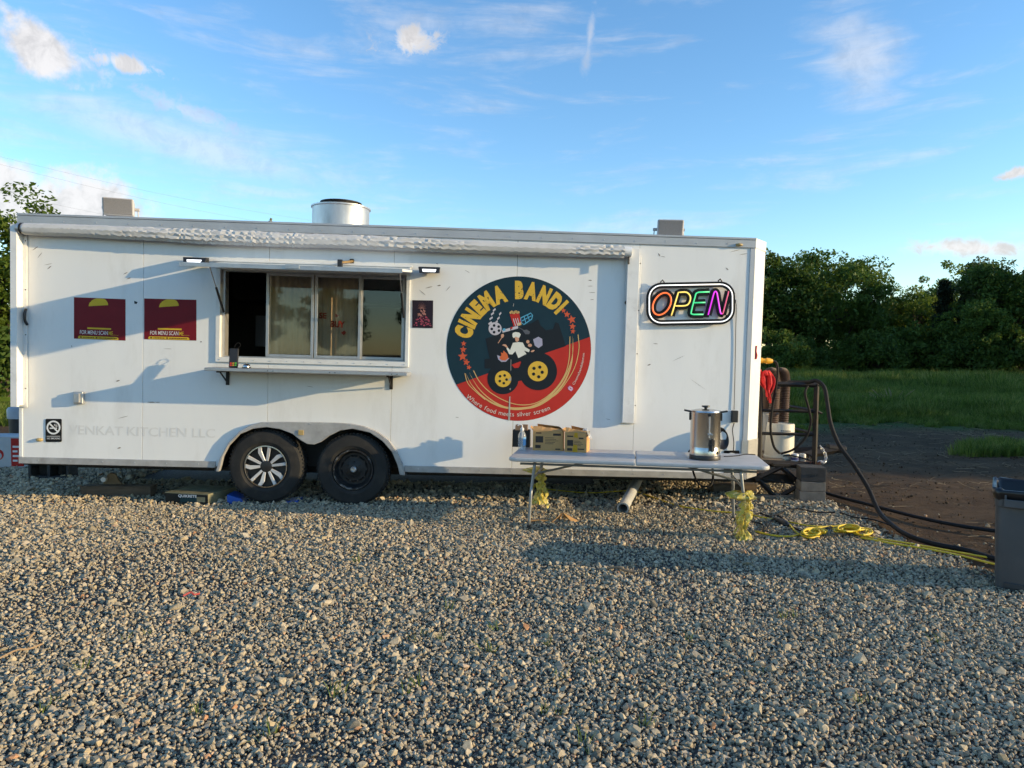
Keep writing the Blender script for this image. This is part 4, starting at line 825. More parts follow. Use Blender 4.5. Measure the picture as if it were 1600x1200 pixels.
# cardboard boxes
def carton(name, label, pxa, pxb, pyb, pyt, dep, yaw, bars, tear):
    a, b = on_table(pxa, pyb), on_table(pxb, pyb+1.5); c = (a+b)/2; w = (b-a).length; h = (pyb-pyt)/FPX*c.y
    t = thing(name, label, 'box', (c.x, c.y, TZ), (0, 0, math.atan2(b.y-a.y, b.x-a.x)+yaw), 'cartons on the folding table')
    th = .004; x0, x1 = -w/2, w/2
    MB().box(x0, x1, 0, th, 0, h).box(x0, x1, dep-th, dep, 0, h).box(x0, x0+th, th+.0003, dep-th-.0003, 0, h).box(x1-th, x1, th+.0003, dep-th-.0003, 0, h-.04*tear).box(x0+th, x1-th, th, dep-th, .001, .005).build('carton', CARD, t)
    # open flaps, uneven
    m = MB(); n = 7
    for i in range(n):
        xa, xb = x0+(x1-x0)*i/n, x0+(x1-x0)*(i+1)/n; z = lambda x: h+.045*(1-(x-x0)/w*.75)*(.9+.1*math.sin(x*60))
        m.add([(xa, .001, h), (xb, .001, h), (xb, .055, z(xb)), (xa, .055, z(xa))], [(0, 1, 2, 3)])
    m.build('front_flap', CARD, t)
    MB().add([(x0, .005, h), (x0, dep-.005, h), (x0-.03, dep-.02, h+.03), (x0-.028, .02, h+.028)], [(0, 1, 2, 3)]).add([(x0+.03, dep-.001, h), (x1-.02, dep-.001, h), (x1-.05, dep-.06, h+.03), (x0+.03, dep-.05, h+.05)], [(0, 1, 2, 3)]).build('flap', CARD, t)
    m = MB()
    for (u0, v0, u1, v1) in bars: m.poly([(x0+w*u0, -.001, h*(1-v0)), (x0+w*u1, -.001, h*(1-v0)), (x0+w*u1, -.001, h*(1-v1)), (x0+w*u0, -.001, h*(1-v1))])
    m.build('black_print', flat('box_print', (.055, .042, .034)), t); return t, w, h
rows = [(.40, .34+.075*i, .40+random.uniform(.25, .5), .36+.075*i) for i in range(5)]
t, w, h = carton('cardboard_carton', 'larger torn cardboard carton next to the pump bottle', 832.5, 880, 703.5, 672, .19, R(2), [(.09, .28, .34, .60), (.66, .13, .92, .24), (.10, .09, .28, .15), (.08, .72, .26, .88), (.74, .88, .90, .94)]+rows, 0)
t, w, h = carton('cardboard_carton', 'smaller cardboard carton with yellow tape and clear liner', 882, 915.5, 706, 675, .19, R(-2), [(.12, .38, .40, .68), (.66, .24, .88, .32), (.12, .16, .40, .23), (.12, .80, .36, .93), (.62, .80, .92, .86)]+[(a+.04, b+.08, min(c+.04, .95), d+.08) for a, b, c, d in rows[:4]], 1)
YT = flat('carton_tape', (.55, .30, .02)); MB().poly([(-w/2+w*.38, -.0016, 0.002), (-w/2+w*.60, -.0016, 0.002), (-w/2+w*.60, -.0016, h*.36), (-w/2+w*.42, -.0016, h*.40)]).poly([(-w/2+w*.44, -.0016, h*.78), (-w/2+w*.62, -.0016, h*.72), (-w/2+w*.60, -.0016, h*.995), (-w/2+w*.46, -.0016, h*.995)]).build('yellow_tape', YT, t)
m = MB()                                          # clear plastic bag spilling over the corner
for i in range(9):
    for j in range(6): pass
gv = []; gf = []
for i in range(8):
    for j in range(8): gv.append((w/2-.045+.011*i+.006*math.sin(j*2.1), .03+.014*j, h+.03*math.sin(i*.6+.4)+.012*math.sin(i*1.9+j*2.3)-.012*max(0, i-4)))
for i in range(7):
    for j in range(7): gf.append((i*8+j, i*8+j+1, i*8+j+9, i*8+j+8))
MB().add(gv, gf).build('plastic_liner', CLEAR, t)
# black napkin holder with brown napkins and the pump bottle
c = on_table(815, 699)+Vector((0, .06, 0)); t = thing('napkin_holder', 'black napkin holder with brown napkins behind the pump bottle', 'holder', c, (0, 0, R(-6)))
MB().box(-.085, .085, -.05, -.044, .001, .165).box(-.085, .085, .044, .05, .001, .165).box(-.085, -.079, -.0435, .0435, .001, .165).box(.079, .085, -.0435, .0435, .001, .165).box(-.078, .078, -.0435, .0435, .001, .006).build('holder_box', BLACK, t, bev=.002)
for i in range(5): MB().box(-.060+.002*i, .058, -.035+.014*i, -.028+.014*i, .007, .205+.012*math.sin(i*2.1)).build('napkin', mat('brown_paper', (.34, .2, .115), .9, var=.1), t)
c = on_table(815.5, 703.5); t = thing('sanitizer_bottle', 'clear plastic pump bottle with blue label on the table corner', 'bottle', c)
MB().lathe([(.001, .001), (.034, .001), (.037, .006), (.037, .135), (.033, .155), (.020, .178), (.016, .186), (.016, .196)], 32).build('bottle_body', CLEAR, t, smooth=True, auto=50)
MB().lathe([(.018, .188), (.018, .208), (.012, .212), (.006, .216), (.006, .238), (.001, .238)], 20).tube([(0, 0, .233), (-.012, 0, .243), (-.03, 0, .241), (-.042, 0, .232)], .006, 8).build('pump_head', OFFW, t, smooth=True, auto=40)
MB().lathe([(.0375, .05), (.0375, .125)], 16, None, R(-75), R(10)).build('label', flat('blue_label', (.16, .36, .62)), t, smooth=True); MB().tube([(0, 0, .01), (0, 0, .19)], .003, 6).build('dip_tube', OFFW, t)
# things on the shelf
p = TM @ Vector((WX(361, 577, .30), -.24, sz+.019)); t = thing('card_reader', 'black card reader leaning on the shelf by the window', 'card reader', p, (R(-14), 0, R(8)))
MB().box(-.042, .042, -.011, .011, 0, .19).build('body', BLACK, t, bev=.008)
for i in range(3):
    for j in range(2): MB().box(-.030+.022*i, -.014+.022*i, -.0135, -.0115, .015+.02*j, .029+.02*j).build('key', flat('key_%d' % i, ((.5, .05, .04), (.45, .25, .03), (.08, .35, .06))[i]), t)
MB().tube(spline([(0, 0, .19), (.01, -.01, .225), (.04, -.01, .245), (.055, 0, .22), (.03, .0, .195)], 5), .0025, 6).build('lanyard', BLKCORD, t)
p = TM @ Vector((WX(384, 575, .28), -.26, sz+.019)); t = thing('service_bell', 'small silver counter bell on the shelf', 'bell', p)
MB().lathe([(.042, .001), (.043, .008), (.036, .010)], 32).build('base', BLACK, t); MB().lathe([(.036, .011), (.035, .022), (.026, .036), (.010, .043), (.001, .044)], 32).build('dome', STEEL, t, smooth=True); MB().tube([(0, 0, .044), (0, 0, .053)], .005, 8).build('plunger', STEEL, t)
p = TM @ Vector((WX(602, 556, -.3), .35, .733)); t = thing('spray_bottle', 'teal spray bottle on the counter inside the window', 'bottle', p)
MB().lathe([(.001, 0), (.035, .002), (.036, .10), (.014, .15), (.012, .17)], 20).build('body', mat('teal_plastic', (.03, .30, .30), .4), t, smooth=True, auto=50); MB().box(-.03, .02, -.01, .01, .171, .195).build('trigger', OFFW, t, bev=.003)

# ------------------------------------------------------------------ yellow plastic tied round the legs
def tied(name, label, base, h, r, seed):
    """torn plastic sheeting wound round a leg: creased sleeve, a flared end and loose flaps"""
    rn = random.Random(seed); n = 46; k = 30; vs_ = []; fs = []
    for i in range(n+1):
        tt = i/n; z = h*tt; rr = r*(.42+.40*abs(math.sin(tt*math.pi*1.6+seed*.7)))
        rr += r*1.1*max(0, 1-abs(tt-.90)/.10)+r*.3*max(0, 1-tt/.12)
        if .55 < tt < .64: rr *= .55
        for j in range(k):
            a = 2*math.pi*j/k; ca, sa = math.cos(a), math.sin(a)
            fold = abs(mn.noise(Vector((ca*2.6, sa*2.6, z*9+seed*3))))*1.3-.25
            q = rr*(1+.55*fold+.35*mn.noise(Vector((ca*5, sa*5, z*30+seed)))+(.45*ca if tt > .8 else 0)*(-1 if seed % 2 else 1))
            vs_.append(Vector(base)+Vector((q*ca+.014*math.sin(z*16+seed), q*sa, z+.012*mn.noise(Vector((ca*3, sa*3, z*20))))))
    for i in range(n):
        for j in range(k):
            if rn.random() > .05: fs.append((i*k+j, i*k+(j+1) % k, (i+1)*k+(j+1) % k, (i+1)*k+j))
    t = thing(name, label, 'plastic', base); m = MB().add([v-Vector(base) for v in vs_], fs); m.build('wrap', YELTAPE, t)
    for i in range(4):
        a = rn.uniform(0, 6.28); z = rn.uniform(.05, h); w_ = 7; gv = []; gf = []
        for u in range(w_):
            for v in range(5):
                d_ = r*.4+.013*u; gv.append((d_*math.cos(a)+(v-2)*.010*-math.sin(a), d_*math.sin(a)+(v-2)*.010*math.cos(a), z-.006*u*u*.4+.014*mn.noise(Vector((u*.7, v*.9, seed+i)))+.008*(v-2)))
        for u in range(w_-1):
            for v in range(4): gf.append((u*5+v, u*5+v+1, u*5+v+6, u*5+v+5))
        MB().add(gv, gf).build('loose_flap', YELTAPE, t)
bl = TMW @ Vector((.905, -.335, 0)); tied('tied_plastic_bag', 'yellow plastic tied round the front right table leg', bl, .40, .068, 3)
bl = TMW @ Vector((-.905, .33, 0)); tied('tied_plastic_bag', 'yellow plastic tied round the rear left table leg', bl+Vector((0, 0, .08)), .36, .062, 11)

# ------------------------------------------------------------------ under and around the trailer
def beam(name, label, cat, c, size, yaw, m, group=None, bev=.004):
    x, y, z = size; return tag(MB().box(-x/2, x/2, -y/2, y/2, 0, z).build(name, m, None, bev=bev), label, cat, group), c, yaw
def place(o, c, yaw, tilt=0): o.location = c; o.rotation_euler = (0, tilt, yaw); return o
def cinder(name, label, c, yaw, m=CONC, size=(.40, .20, .20), group='concrete blocks', lie=0, holes=True):
    x, y, z = size; t = thing(name, label, 'concrete block', c, (0, 0, yaw), group)
    w = .032; mb = MB()
    if holes:   # hollow cells open towards the viewer
        mb.box(-x/2, x/2, -y/2, y/2, 0, w).box(-x/2, x/2, -y/2, y/2, z-w, z)
        for q in (-x/2, -w/2, x/2-w): mb.box(q, q+w, -y/2, y/2, w+.0003, z-w-.0003)
        mb.box(-x/2+.002, x/2-.002, y/2-.03, y/2-.001, w+.0003, z-w-.0003)
    else: mb.box(-x/2, x/2, -y/2, y/2, 0, z)
    mb.build('block', m, t, bev=.005); return t
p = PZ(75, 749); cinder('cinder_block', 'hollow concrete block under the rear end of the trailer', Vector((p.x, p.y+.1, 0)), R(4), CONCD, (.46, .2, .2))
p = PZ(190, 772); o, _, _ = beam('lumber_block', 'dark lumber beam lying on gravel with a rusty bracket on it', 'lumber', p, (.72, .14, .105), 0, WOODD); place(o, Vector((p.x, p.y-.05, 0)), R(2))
t = thing('wheel_chock', 'rusty triangular bracket with white bolt on the lumber beam', 'bracket', Vector((p.x-.09, p.y, .106)))
MB().prism([(-.10, 0), (.10, 0), (.06, .05), (.03, .11), (-.02, .125), (-.05, .10)], -.012, .012, lambda x, z, y: Vector((x, y, z))).build('plate', mat('rusty', (.16, .11, .06), .8, var=.3), t, bev=.003); MB().tube([(-.075, -.05, .055), (-.075, .03, .055)], .026, 14).build('bolt', OFFW, t, smooth=True, auto=40)
# flattened bag box
bA, bB = PZ(256, 785), PZ(322, 788); yaw = math.atan2(bB.y-bA.y, bB.x-bA.x); bw = (bB-bA).length
t = thing('printed_box', 'flat crushed green and tan box lying beside the front wheel', 'box', bA.lerp(bB, .5)+Vector((.02, .0, 0)), (0, 0, yaw))
BXT = mat('box_tan', (.19, .17, .095), .7, var=.3, vscale=9, dirt=(.03, .07, .07), dscale=5, damt=.8); BXD = flat('box_teal', (.010, .038, .046)); BXE = flat('box_dark', (.014, .016, .015))
MB().add([(-bw/2, 0, 0), (bw/2, 0, 0), (bw/2+.10, .36, 0), (-bw/2+.06, .36, 0), (-bw/2-.01, .0, .105), (bw/2, .0, .10), (bw/2+.10, .36, .115), (-bw/2+.06, .36, .12), (-.02, .16, .122)], [(0, 3, 2, 1), (0, 1, 5, 4), (1, 2, 6, 5), (2, 3, 7, 6), (3, 0, 4, 7), (4, 5, 8), (5, 6, 8), (6, 7, 8), (7, 4, 8)]).build('carton', BXT, t, bev=.004)
MB().poly([(-bw/2, -.002, .004), (bw/2, -.002, .004), (bw/2, -.002, .092), (-bw/2-.008, -.002, .096)]).build('dark_side', BXE, t); MB().poly([(-bw/2+.16, -.0035, .012), (-bw/2+.38, -.0035, .012), (-bw/2+.38, -.0035, .066), (-bw/2+.16, -.0035, .068)]).poly([(bw/2+.003, .03, .01), (bw/2+.09, .33, .01), (bw/2+.09, .33, .08), (bw/2+.003, .03, .07)]).build('teal_band', BXD, t)
v, f, a_ = text2d('QUIKRETE', .02); MB().add([(-bw/2+.14+.20*x, -.005, .062+.026*y) for x, y in v], f).build('lettering', SIGNW, t); MB().poly([(bw/2-.12, -.0036, .02), (bw/2-.03, -.0036, .02), (bw/2-.03, -.0036, .07), (bw/2-.12, -.0036, .07)]).build('tan_patch', BXT, t)
# blue levelling ramp under the spoked wheel
p = TM @ W(415, 787); p.z = 0; t = thing('levelling_ramp', 'blue plastic levelling ramp under the spoked wheel', 'ramp', Vector((p.x, p.y+.10, -.02)), (0, 0, T_YAW))
MB().prism([(-.40, 0), (-.22, 0), (-.26, .07), (-.40, .11)], -.06, .16, lambda x, z, y: Vector((x, y, z))).build('ramp_end', BLUEP, t, bev=.006)
MB().prism([(-.219, 0), (.30, 0), (.30, .05), (.16, .035), (-.10, .012), (-.22, .02)], -.06, .16, lambda x, z, y: Vector((x, y, z))).build('ramp', BLUEP, t, bev=.004)
# drain pipe
e0 = PZ(973, 804); e1 = PZ(1006, 757); a = Vector((e0.x, e0.y, .058)); b = Vector((e1.x, e1.y, .20)); 
d = (b-a).normalized(); q = d.to_track_quat('Z', 'Y').to_matrix().to_4x4(); L = (b-a).length
t = thing('drain_pipe', 'grey plastic drain pipe lying on gravel below the table', 'pipe', a); MB().lathe([(.044, .0), (.052, .0), (.052, L), (.044, L), (.044, .0)], 32, q).build('pipe', PVC, t, smooth=True, auto=40); MB().lathe([(.053, .0), (.057, .001), (.057, .05), (.053, .051)], 32, q).build('collar', PVC, t, smooth=True, auto=40)
# torn cardboard scrap
p = PZ(868, 818); t = thing('cardboard_scrap', 'torn strip of brown cardboard on gravel under the table', 'cardboard', p)
MB().add([(-.26, .03, .015), (-.05, .02, .02), (-.05, .055, .024), (-.26, .06, .018), (-.03, 0, .015), (.07, .05, .09), (.05, .11, .03), (-.04, .09, .02), (.15, -.05, .02), (.20, .0, .03), (.08, .09, .035)], [(0, 1, 2, 3), (4, 5, 6, 7), (5, 8, 9, 10)]).build('scrap', CARD, t)
m = t.children[0].modifiers.new('thick', 'SOLIDIFY'); m.thickness = .004

# ------------------------------------------------------------------ hitch rack at the nose
RY0, RY1 = 7.75, 8.75
rack = thing('hitch_rack', 'black steel rail rack on the trailer hitch', 'rack', PY(1230, 715, RY0).xy.to_3d())
RO = Vector(rack.location)
def rb(pts, r=.017, name='rail', m=DARKSTEEL, n=8): return MB().tube([Vector(p)-RO for p in pts], r, n).build(name, m, rack)
def sq(a, b, r=.02, name='rail'): return MB().tube([Vector(a)-RO, Vector(b)-RO], r*1.25, 4).build(name, DARKSTEEL, rack)
P_ = lambda x, y, Y=RY0: PY(x, y, Y)
rx0 = P_(1186, 600).x
sq(P_(1187, 599), P_(1279, 602), .022); sq(P_(1185, 641), P_(1276, 643), .014); sq(P_(1184, 677), P_(1274, 679), .014); sq(P_(1184, 723), P_(1276, 728), .03, 'base_rail')
sq(P_(1276, 600), P_(1272, 732), .024, 'post'); sq(P_(1189, 600), P_(1187, 730), .02, 'post')
for z_, nm in ((599, 'rail'), (641, 'rail'), (677, 'rail')):
    a = P_(1277, z_+1); sq(a, Vector((a.x-.05, RY1, a.z)), .013, nm)
a = P_(1277, 601); b2 = Vector((a.x-.05, RY1, a.z)); sq(b2, Vector((b2.x-.62, RY1, a.z)), .016); sq(b2, Vector((b2.x, RY1, .45)), .02, 'post'); a = P_(1277, 677); sq(Vector((b2.x, RY1, a.z)), Vector((b2.x-.62, RY1, a.z)), .013)
pz = P_(1230, 723).z
MB().box(rx0-RO.x+.02, P_(1273, 720).x-RO.x-.02, .0, RY1-RY0, pz-.03, pz+.005).build('platform', mat('rust_plate', (.09, .05, .035), .8, .1, var=.35, vscale=8), rack)
MB().tube([P_(1276, 642)-RO, P_(1284, 646)-RO], .013, 8).build('latch_pin', DARKSTEEL, rack)
# tongue and coupler
tg = TM @ Vector((TL+.2, DEP/2, -.07)); tip = PY(1309, 702, 8.2); m = MB()
m.tube([Vector((rx0, 7.95, pz-.06))-RO, tip-RO], .045, 4).tube([Vector((rx0, 8.75, pz-.06))-RO, tip-RO], .045, 4).build('tongue_bar', DARKSTEEL, rack)
MB().tube([tip-RO+Vector((-.12, 0, .02)), tip-RO+Vector((.08, 0, .0))], .05, 10).build('coupler', DARKSTEEL, rack, bev=.006)
# chain
m = MB(); cpts = spline([PY(1283, 699, 7.9), PY(1290, 712, 7.88), PY(1288, 722, 7.86), PY(1280, 722, 7.85), PY(1274, 728, 7.84)], 4)
for i, q in enumerate(cpts):
    tdir = (cpts[min(i+1, len(cpts)-1)]-cpts[max(i-1, 0)]).normalized(); sdir = tdir.cross(Vector((0, 1, 0))).normalized() if i % 2 else Vector((0, 1, 0))
    ring = [q-RO+tdir*.024*math.cos(a)+sdir*.014*math.sin(a) for a in [2*math.pi*k/10 for k in range(11)]]; m.tube(ring, .0055, 5, caps=False)
m.build('safety_chain', ALU, rack)
# scissor jack on lumber
JY = 7.62
jk = thing('scissor_jack', 'black scissor jack standing on lumber beneath the trailer nose', 'jack', PY(1213, 779, JY)); JO = Vector(jk.location)
J = lambda x, y, dy=0: PY(x, y, JY+dy)-JO
for dy in (-.035, .035):
    for a, b in (((1184, 748), (1222, 729)), ((1222, 731), (1251, 757)), ((1251, 757), (1213, 779)), ((1213, 779), (1184, 748))): MB().tube([J(*a, dy), J(*b, dy)], .026, 4).build('jack_arm', DARKSTEEL, jk)
MB().tube([J(1176, 746), J(1262, 760)], .009, 8).build('screw_rod', DARKSTEEL, jk)
for x, y in ((1184, 748), (1251, 757)): MB().tube([J(x, y, -.06), J(x, y, .06)], .028, 10).build('pivot', DARKSTEEL, jk)
MB().box(-.09, .09, -.06, .06, -.012, .012).build('foot_plate', DARKSTEEL, jk); c_ = J(1220, 727); MB().box(c_.x-.09, c_.x+.09, -.05, .05, c_.z-.005, c_.z+.02).build('head_plate', DARKSTEEL, jk)
o, _, _ = beam('lumber_block', 'pale lumber block under the scissor jack', 'lumber', 0, (.42, .16, max(.04, JO.z-.015)), 0, WOOD); place(o, Vector((JO.x+.01, JO.y-.02, 0)), R(14))
p = PZ(1272, 786); cinder('concrete_block', 'pale solid concrete block at the bottom of the stack by the hitch', Vector((p.x, p.y+.12, 0)), R(-8), CONC, (.26, .24, .115), holes=False)
cinder('concrete_block', 'middle concrete block of the stack by the hitch', Vector((p.x+.005, p.y+.125, .118)), R(-6), CONC, (.25, .23, .10), holes=False)
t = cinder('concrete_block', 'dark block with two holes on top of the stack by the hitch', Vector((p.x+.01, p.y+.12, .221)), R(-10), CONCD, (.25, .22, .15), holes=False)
for s in (-.03, .035): MB().tube([(s, -.1125, .07), (s, -.109, .07)], .014, 12).build('hole', BLACK, t)
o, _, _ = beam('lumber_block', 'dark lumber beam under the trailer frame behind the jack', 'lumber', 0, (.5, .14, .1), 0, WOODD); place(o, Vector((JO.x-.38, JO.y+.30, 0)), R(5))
# things on the rack
bp = PY(1217, 706, 8.05); t = thing('white_bucket', 'upturned white plastic bucket on the hitch rack', 'bucket', Vector((bp.x, bp.y, pz+.006)), (0, R(2), 0)); hb = PY(1217, 661, 8.05).z-pz-.006; rbk = 22/FPX*8.05
MB().lathe([(rbk*1.02, .0), (rbk*1.03, .012), (rbk*1.08, .013), (rbk*1.08, .026), (rbk*1.0, .03), (rbk*.93, hb-.012), (rbk*.90, hb), (rbk*.84, hb), (rbk*.82, hb-.008), (.001, hb-.008)], 40).build('body', WBUCKET, t, smooth=True, auto=40)
m = MB()
for (x0, x1, z) in ((-.05, .07, .80), (-.05, .0, .745), (.02, .06, .745), (-.05, .02, .72)):
    n_ = 6
    for i in range(n_):
        xa, xb = x0+(x1-x0)*i/n_, x0+(x1-x0)*(i+.8)/n_; rr = rbk*(1.0-.07*z)+.0015; m.add([(xa, -math.sqrt(rr*rr-xa*xa), hb*z), (xb, -math.sqrt(rr*rr-xb*xb), hb*z), (xb, -math.sqrt(rr*rr-xb*xb), hb*z+.012), (xa, -math.sqrt(rr*rr-xa*xa), hb*z+.012)], [(0, 1, 2, 3)])
m.build('small_print', GREYP, t)
gp_ = PY(1197, 700, 8.45); gh = PY(1197, 615, 8.45).z-pz; t = thing('gas_cylinder', 'white gas cylinder behind the bucket on the hitch rack', 'gas cylinder', Vector((gp_.x-.05, 8.45, pz+.006)))
MB().lathe([(.10, 0), (.10, .02), (.145, .05), (.15, .10), (.15, gh*.62), (.13, gh*.72), (.06, gh*.78), (.03, gh*.79)], 36).build('body', mat('cyl_white', (.58, .58, .57), .45, var=.06, dirt=(.3, .2, .12), damt=.4), t, smooth=True, auto=50)
MB().lathe([(.095, gh*.76), (.10, gh*.8), (.10, gh*.97), (.095, gh*.98)], 28, None, R(-150), R(110)).build('collar', MATS['cyl_white'], t, smooth=True); MB().tube([(0, 0, gh*.78), (0, 0, gh*.9)], .02, 10).build('valve', MATS['brass'], t)
for (x0, y0, xt, xb2, lab) in ((1210, 8.12, 1222, 1206, 'brown ribbed exhaust hose standing nearest the trailer on the rack'), (1226, 8.22, 1226, 1221, 'brown ribbed exhaust hose with bent top on the rack')):
    pts = spline([PY(xb2, 700, y0), PY(x0-2, 660, y0), PY(x0, 620, y0), PY(x0+1, 592, y0), PY(x0-3, 582, y0+.04), PY(x0-12, 590, y0+.12), PY(x0-14, 640, y0+.16)], 26); n_ = len(pts)
    o = MB().tube(pts, [(.058 if (i % 2) else .050) for i in range(n_)], 18).build('ribbed_hose', HOSE, None, smooth=True, auto=60); tag(o, lab, 'hose', 'ribbed hoses on the rack')
rp = PY(1196, 588, 7.70); t = thing('red_cloth', 'bright red cloth knotted on the rack rail', 'cloth', rp); gv = []; gf = []; nu, nv = 22, 16
for i in range(nu+1):
    tt = i/nu
    for j in range(nv+1):
        u_ = j/nv-.5; wd = .035+.15*math.sin(min(1, tt*1.25+.08)*math.pi)**.8*(1-.45*tt)
        x_ = u_*wd*2*.62+.05*tt-.02; y_ = -.03+.028*math.sin(u_*17+tt*3)+.02*mn.noise(Vector((u_*4, tt*4, 3))); z_ = .045-.30*tt+.05*abs(u_)*(1-tt)-.06*u_*tt+.012*math.sin(u_*13)
        gv.append((x_, y_, z_))
for i in range(nu):
    for j in range(nv): gf.append((i*(nv+1)+j, i*(nv+1)+j+1, (i+1)*(nv+1)+j+1, (i+1)*(nv+1)+j))
o = MB().add(gv, gf).build('hanging_cloth', REDCLOTH, t, smooth=True); o.modifiers.new('thick', 'SOLIDIFY').thickness = .004
MB().lathe([(.004, -.035), (.03, -.02), (.036, .0), (.026, .022), (.004, .03)], 14, Matrix.Translation((-.012, -.035, .035)), wob=lambda a, z: 1+.25*math.sin(3*a+z*60)).build('knot', REDCLOTH, t, smooth=True)
# plug and cables
pl0, pl1 = PY(1186, 563, 7.7), PY(1207, 564.5, 7.7); t = thing('power_plug', 'yellow power plug with black cable hanging onto the rack', 'plug', pl0)
d_ = pl1-pl0; MB().tube([d_*0, d_*.25, d_*.26, d_*.55, d_*.56, d_*.8, d_], [.030, .030, .024, .026, .034, .030, .020], 14).build('plug_body', mat('plug_yellow', (.72, .36, .02), .45), t, smooth=True, auto=40)
MB().tube([q-pl0 for q in spline([PY(1206, 564.5, 7.7), PY(1213, 567, 7.7), PY(1215, 580, 7.7), PY(1213, 600, 7.7), PY(1207, 635, 7.72), PY(1204, 670, 7.74), PY(1209, 697, 7.76), PY(1218, 708, 7.8)], 7)], .014, 8).build('cable', BLKCORD, t, smooth=True)
tag(MB().tube(spline([PY(1262, 603, 7.72), PY(1258, 615, 7.70), PY(1264, 640, 7.70), PY(1267, 660, 7.72), PY(1259, 683, 7.74), PY(1240, 702, 7.78), PY(1220, 709, 7.85)], 7), .013, 8).build('looped_cable', BLKCORD, None, smooth=True), 'black cable looping inside the rack rails', 'cable')
m = MB()
for i in range(3): 
    c_ = PY(1246-4*i, 713+i*2, 7.9+.12*i); m.tube([c_+Vector((.16*math.cos(a), .12*math.sin(a), .02*math.sin(2*a)+.02*i)) for a in [2*math.pi*k/24 for k in range(25)]], .008, 6, caps=False)
tag(m.build('coiled_cable', BLKCORD, None, smooth=True), 'black cable coiled on the rack platform by the cans', 'cable')
for (px, w_, lab, cc) in ((1242, .042, 'white and blue spray can lying on the rack platform', (.55, .55, .6)), (1254, .036, 'small white tin next to the spray can', (.52, .5, .46))):
    c_ = PY(px, 712, 7.86); c_.z = pz+.006; t = thing('small_can', lab, 'can', c_); MB().lathe([(.001, 0), (w_, .001), (w_, .07), (w_*.85, .08), (.001, .081)], 24).build('can_body', mat('can%d' % px, cc, .4), t, smooth=True, auto=40); MB().lathe([(w_+.0006, .012), (w_+.0006, .04)], 24).build('label_band', flat('can_band%d' % px, (.06, .07, .2) if px < 1250 else (.3, .28, .26)), t)
c_ = PY(1204, 712, 7.84); c_.z = pz+.006; tag(MB().box(-.12, .14, -.05, .05, 0, .028).build('wood_offcut', WOOD, None, bev=.003), 'short wood offcut at the front edge of the rack platform', 'wood').location = c_
m = MB(); rn = random.Random(5)
for i in range(9):
    c_ = PY(1274, 728, 7.70); a = rn.uniform(0, 6.28); m.tube(spline([c_+Vector((.05*math.cos(a), .03*math.sin(a), .05)), c_+Vector((.07*math.cos(a+1), .03, -.03)), c_+Vector((.05*math.cos(a+2), -.02, -.10)), c_+Vector((.03*math.cos(a+4), .02, -.16))], 4), .006, 5)
tag(m.build('rope_bundle', mat('maroon_rope', (.06, .022, .022), .9), None), 'dark red rope bundle hanging off the rack corner', 'rope')
# hoses and cords on the ground
def cord(name, label, pts, r, m, n=8, cat='cord', k=8): return tag(MB().tube(spline(pts, k), r, n).build(name, m, None, smooth=True), label, cat)
gz = lambda x, y, z=.025: PZ(x, y, z)
cord('black_hose', 'thick black hose arching from the rack down to the gravel', [PY(1232, 597, 7.95), PY(1262, 597, 7.74), PY(1276, 595, 7.68), PY(1288, 606, 7.60), PY(1293, 632, 7.52), PY(1298, 662, 7.44), PY(1311, 695, 7.34), PY(1335, 728, 7.2), PY(1356, 762, 7.05), gz(1372, 797, .06), gz(1390, 817), gz(1418, 836), gz(1460, 850), gz(1510, 860), gz(1550, 872), gz(1610, 884)], .021, BLKCORD, 10, 'hose')
cord('black_cable', 'long black cable running over the soil behind the hose', [gz(1288, 770), gz(1320, 779), gz(1352, 787), gz(1386, 796), gz(1425, 806), gz(1470, 816), gz(1515, 824), gz(1560, 830), gz(1640, 838)], .017, BLKCORD)
cord('thin_black_cord', 'thin black cord across gravel below the concrete blocks', [gz(1160, 812), gz(1185, 802), gz(1205, 806), gz(1240, 795), gz(1275, 800), gz(1310, 801), gz(1335, 808), gz(1365, 812), gz(1395, 822)], .007, BLKCORD, 6)
cord('thin_black_cord', 'thin black cord looping from the table to the yellow cord pile', [gz(1175, 815), gz(1192, 820), gz(1194, 832), gz(1212, 806), gz(1225, 812), gz(1240, 824), gz(1262, 832), gz(1290, 826), gz(1303, 820)], .007, BLKCORD, 6)
a, b = gz(1210, 811, .02), gz(1232, 821, .02); tag(MB().tube([a, a.lerp(b, .2), a.lerp(b, .8), b], [.018, .034, .034, .016], 10).build('cord_connector', BLACK, None, smooth=True), 'black cord connector block on gravel by the table leg', 'connector')
t = thing('yellow_extension_cord', 'yellow extension cord piled in loops on the gravel', 'cord', gz(1280, 830, 0)); O_ = Vector(t.location)
rn = random.Random(9)
def ycord(pts, k=6, r=.008): MB().tube([q-O_ for q in spline(pts, k)], r, 6).build('cord_run', YELCORD, t, smooth=True)
ycord([gz(850, 764), gz(920, 770), gz(985, 767), gz(1020, 777), gz(1060, 790), gz(1110, 798), gz(1160, 802), gz(1190, 808), gz(1230, 815), gz(1270, 822), gz(1320, 822)], r=.0065)
ycord([gz(1180, 830), gz(1205, 836), gz(1232, 838), gz(1252, 834), gz(1270, 826), gz(1300, 822)]); ycord([gz(1234, 820), gz(1245, 832), gz(1262, 840), gz(1280, 838)])
ycord([gz(1350, 838), gz(1380, 843), gz(1420, 849), gz(1470, 858), gz(1520, 867), gz(1560, 874), gz(1610, 884)]); ycord([gz(1345, 840), gz(1400, 850), gz(1450, 858), gz(1500, 868), gz(1548, 880), gz(1600, 892)])
